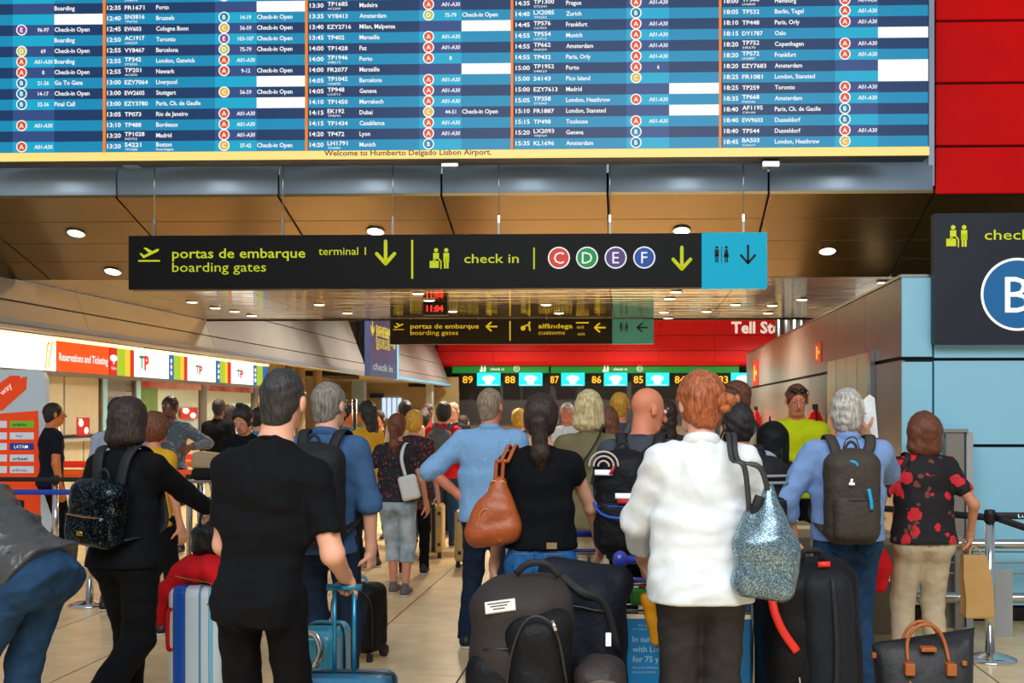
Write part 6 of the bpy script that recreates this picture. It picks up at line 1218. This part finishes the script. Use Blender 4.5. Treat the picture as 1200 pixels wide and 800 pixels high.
# luggage trolleys
def trolley(lab, loc, ad=True, label2=None):
    o = thing('luggage_trolley', lab, 'luggage trolley', loc); ST = M('steel'); PU = mat('handle_purple', (52, 62, 168), .35, coat=.5)
    for x in (-.3, .3):
        tube('side_post', [(x, 0, .10), (x, 0, .94)], .016, ST, o, sm=False); tube('base_rail', [(x, -.02, .12), (x * .8, .85, .10)], .016, ST, o, sm=False)
        wl_ = lathe('wheel', [(.01, -.018), (.055, -.018), (.055, .018), (.01, .018)], (0, 0, 0), M('black_plastic'), o, 16); wl_.rotation_euler = (0, R(90), 0); wl_.location = (x, .02, .056)
        blob('handle_end', (x, -.02, .955), (.036, .036, .042), PU, o)
    wl_ = lathe('wheel', [(.01, -.018), (.05, -.018), (.05, .018), (.01, .018)], (0, 0, 0), M('black_plastic'), o, 16); wl_.rotation_euler = (0, R(90), 0); wl_.location = (0, .80, .051)
    tube('handle_bar', [(-.3, -.02, .955), (.3, -.02, .955)], .020, PU, o, sm=False); tube('brake_bar', [(-.27, -.03, .90), (-.22, -.05, .87), (.22, -.05, .87), (.27, -.03, .90)], .010, PU, o)
    for z in (.84, .72): tube('basket_rim', [(-.28, .02, z), (-.28, .20, z), (.28, .20, z), (.28, .02, z), (-.28, .02, z)], .007, ST, o, sm=False, n=6)
    for i in range(9): x = -.28 + i * .07; tube('basket_wire', [(x, .20, .84), (x, .20, .72), (x, .02, .72)], .003, ST, o, sm=False, n=5)
    for z in (.76, .80): tube('basket_wire', [(-.28, .02, z), (-.28, .20, z), (.28, .20, z), (.28, .02, z)], .003, ST, o, sm=False, n=5)
    for q_ in range(5): tube('platform_slat', [(-.27 + q_ * .008, .08 + q_ * .17, .135), (.27 - q_ * .008, .08 + q_ * .17, .135)], .010, ST, o, sm=False, n=6)
    pn = cbox('advert_panel', (0, .0, .53), (.565, .018, .32), mat('advert_blue', (0, 128, 190), .4, emit=.12), o); cbox('advert_rail', (0, 0, .355), (.575, .03, .03), ST, o); cbox('advert_rail', (0, 0, .70), (.575, .03, .02), ST, o)
    if ad:
        pr = Print((-.28, -.009, .37), lift=.003); pr.text('In tune', .035, .215, .026, bold=.015); pr.text('with Lisbon', .035, .170, .026, bold=.015); pr.text('for 75 years', .035, .125, .026, bold=.015); pr.text('#airport #lisbon', .035, .095, .012); pr.text('ana aeroportos', .035, .075, .012); pr.text('Aeroporto', .06, .285, .012); pr.text('de Lisboa', .035, .268, .012)
        pr.build('lettering', mat('advert_print', (190, 225, 240), .6), pn)
    return o
T1 = trolley('luggage trolley with purple handle and blue advert panel before the white blouse woman', (W(805, 700, 5.0).x, 5.0, 0))
T2 = trolley('second luggage trolley partly hidden in front of the ponytail woman', (W(668, 700, 6.0).x - .04, 6.05, 0), ad=False)
o = thing('yellow_bag', 'yellow carrier bag hanging in the trolley left of the dark trousers', 'carrier bag', (W(764, 700, 4.93).x, 4.93, .58)); q = Sdf(); q.box((0, 0, .12), (.03, .03, .12), .02, ry_(R(-14)), .02); q.noise = (.004, 40, 0); world_sdf(o, q, 'bag_body', .009, mat('bag_yellow', (240, 160, 10), .5)); sweep('handle', [(-.015, 0, .23), (-.01, -.01, .27), (.01, -.01, .27), (.015, 0, .23)], .005, .003, mat('bag_yellow', (240, 160, 10), .5), o)
tr_x = T1.location.x
o = thing('snack_packet', 'green and red packet in the trolley basket', 'packet', (tr_x - .215, 5.12, .728)); q = Sdf(); q.box((0, 0, .04), (.04, .03, .04), .015); world_sdf(o, q, 'wrapper', .008, mat('packet_green', (60, 150, 50), .5)); cbox('red_lid', (.02, -.01, .10), (.05, .04, .03), RED2, o, bev=.008)
o = thing('grey_case', 'small slate grey case on the trolley platform beside the travel pack', 'case', (tr_x + .20, 5.20, .146)); q = Sdf(); q.box((0, 0, .24), (.12, .10, .24), .06); world_sdf(o, q, 'shell', .011, mat('case_slate', (70, 84, 98), .35)); sweep('carry_handle', [(-.05, 0, .48), (-.03, 0, .51), (.03, 0, .51), (.05, 0, .48)], .01, .006, STR, o)
o = thing('black_suitcase', 'black suitcase lying on the trolley platform', 'suitcase', (tr_x - .10, 5.30, .146)); q = Sdf(); q.box((0, .05, .22), (.16, .14, .22), .04); world_sdf(o, q, 'shell', .012, NB); sweep('carry_handle', [(-.05, 0, .44), (-.03, 0, .47), (.03, 0, .47), (.05, 0, .44)], .01, .006, STR, o)
# dark pouch/phone on the belt of the blue shirt man, bag on cart at the counters
B = Carried(mblue, 'belt_pouch', 'black belt pouch on the hip of the man in blue shirt', 'pouch', (.11, -.14, .95)); cbox('pouch_body', (0, 0, .0), (.07, .04, .11), NB, B.root, bev=.012); cbox('flap', (0, -.022, .03), (.072, .006, .05), STR, B.root, bev=.003)
o = thing('baggage_pile', 'beige and black bag on a counter trolley beside the red belts', 'bag', (W(247, 520, 11.0).x, 11.0, 0)); q = Sdf(); q.box((0, 0, 1.12), (.17, .12, .09), .05, ry_(R(6))); world_sdf(o, q, 'bag_body', .014, mat('bag_beige', (176, 152, 116), .7)); q = Sdf(); q.box((.02, -.02, 1.0), (.17, .13, .06), .04); world_sdf(o, q, 'lower_bag', .014, NB)
cbox('stand_top', (0, 0, .925), (.40, .28, .03), M('steel_dull'), o)
for x in (-.17, .17):
    for y in (-.11, .11): tube('stand_leg', [(x, y, 0), (x, y, .92)], .012, M('steel_dull'), o, sm=False)
# steel posts in the middle distance
for px, Y, z, lab in ((415.5, 12.0, 2.0, 'slim steel post right of the man in teal T-shirt'),):
    c = W(px, 500, Y); o = thing('steel_post', lab, 'post', (c.x, Y, 0)); tube('post', [(0, 0, 0), (0, 0, 1.75)], .025, M('steel'), o, 12, sm=False); lathe('base', [(.12, 0), (.12, .015), (.03, .03)], (0, 0, 0), M('steel'), o)
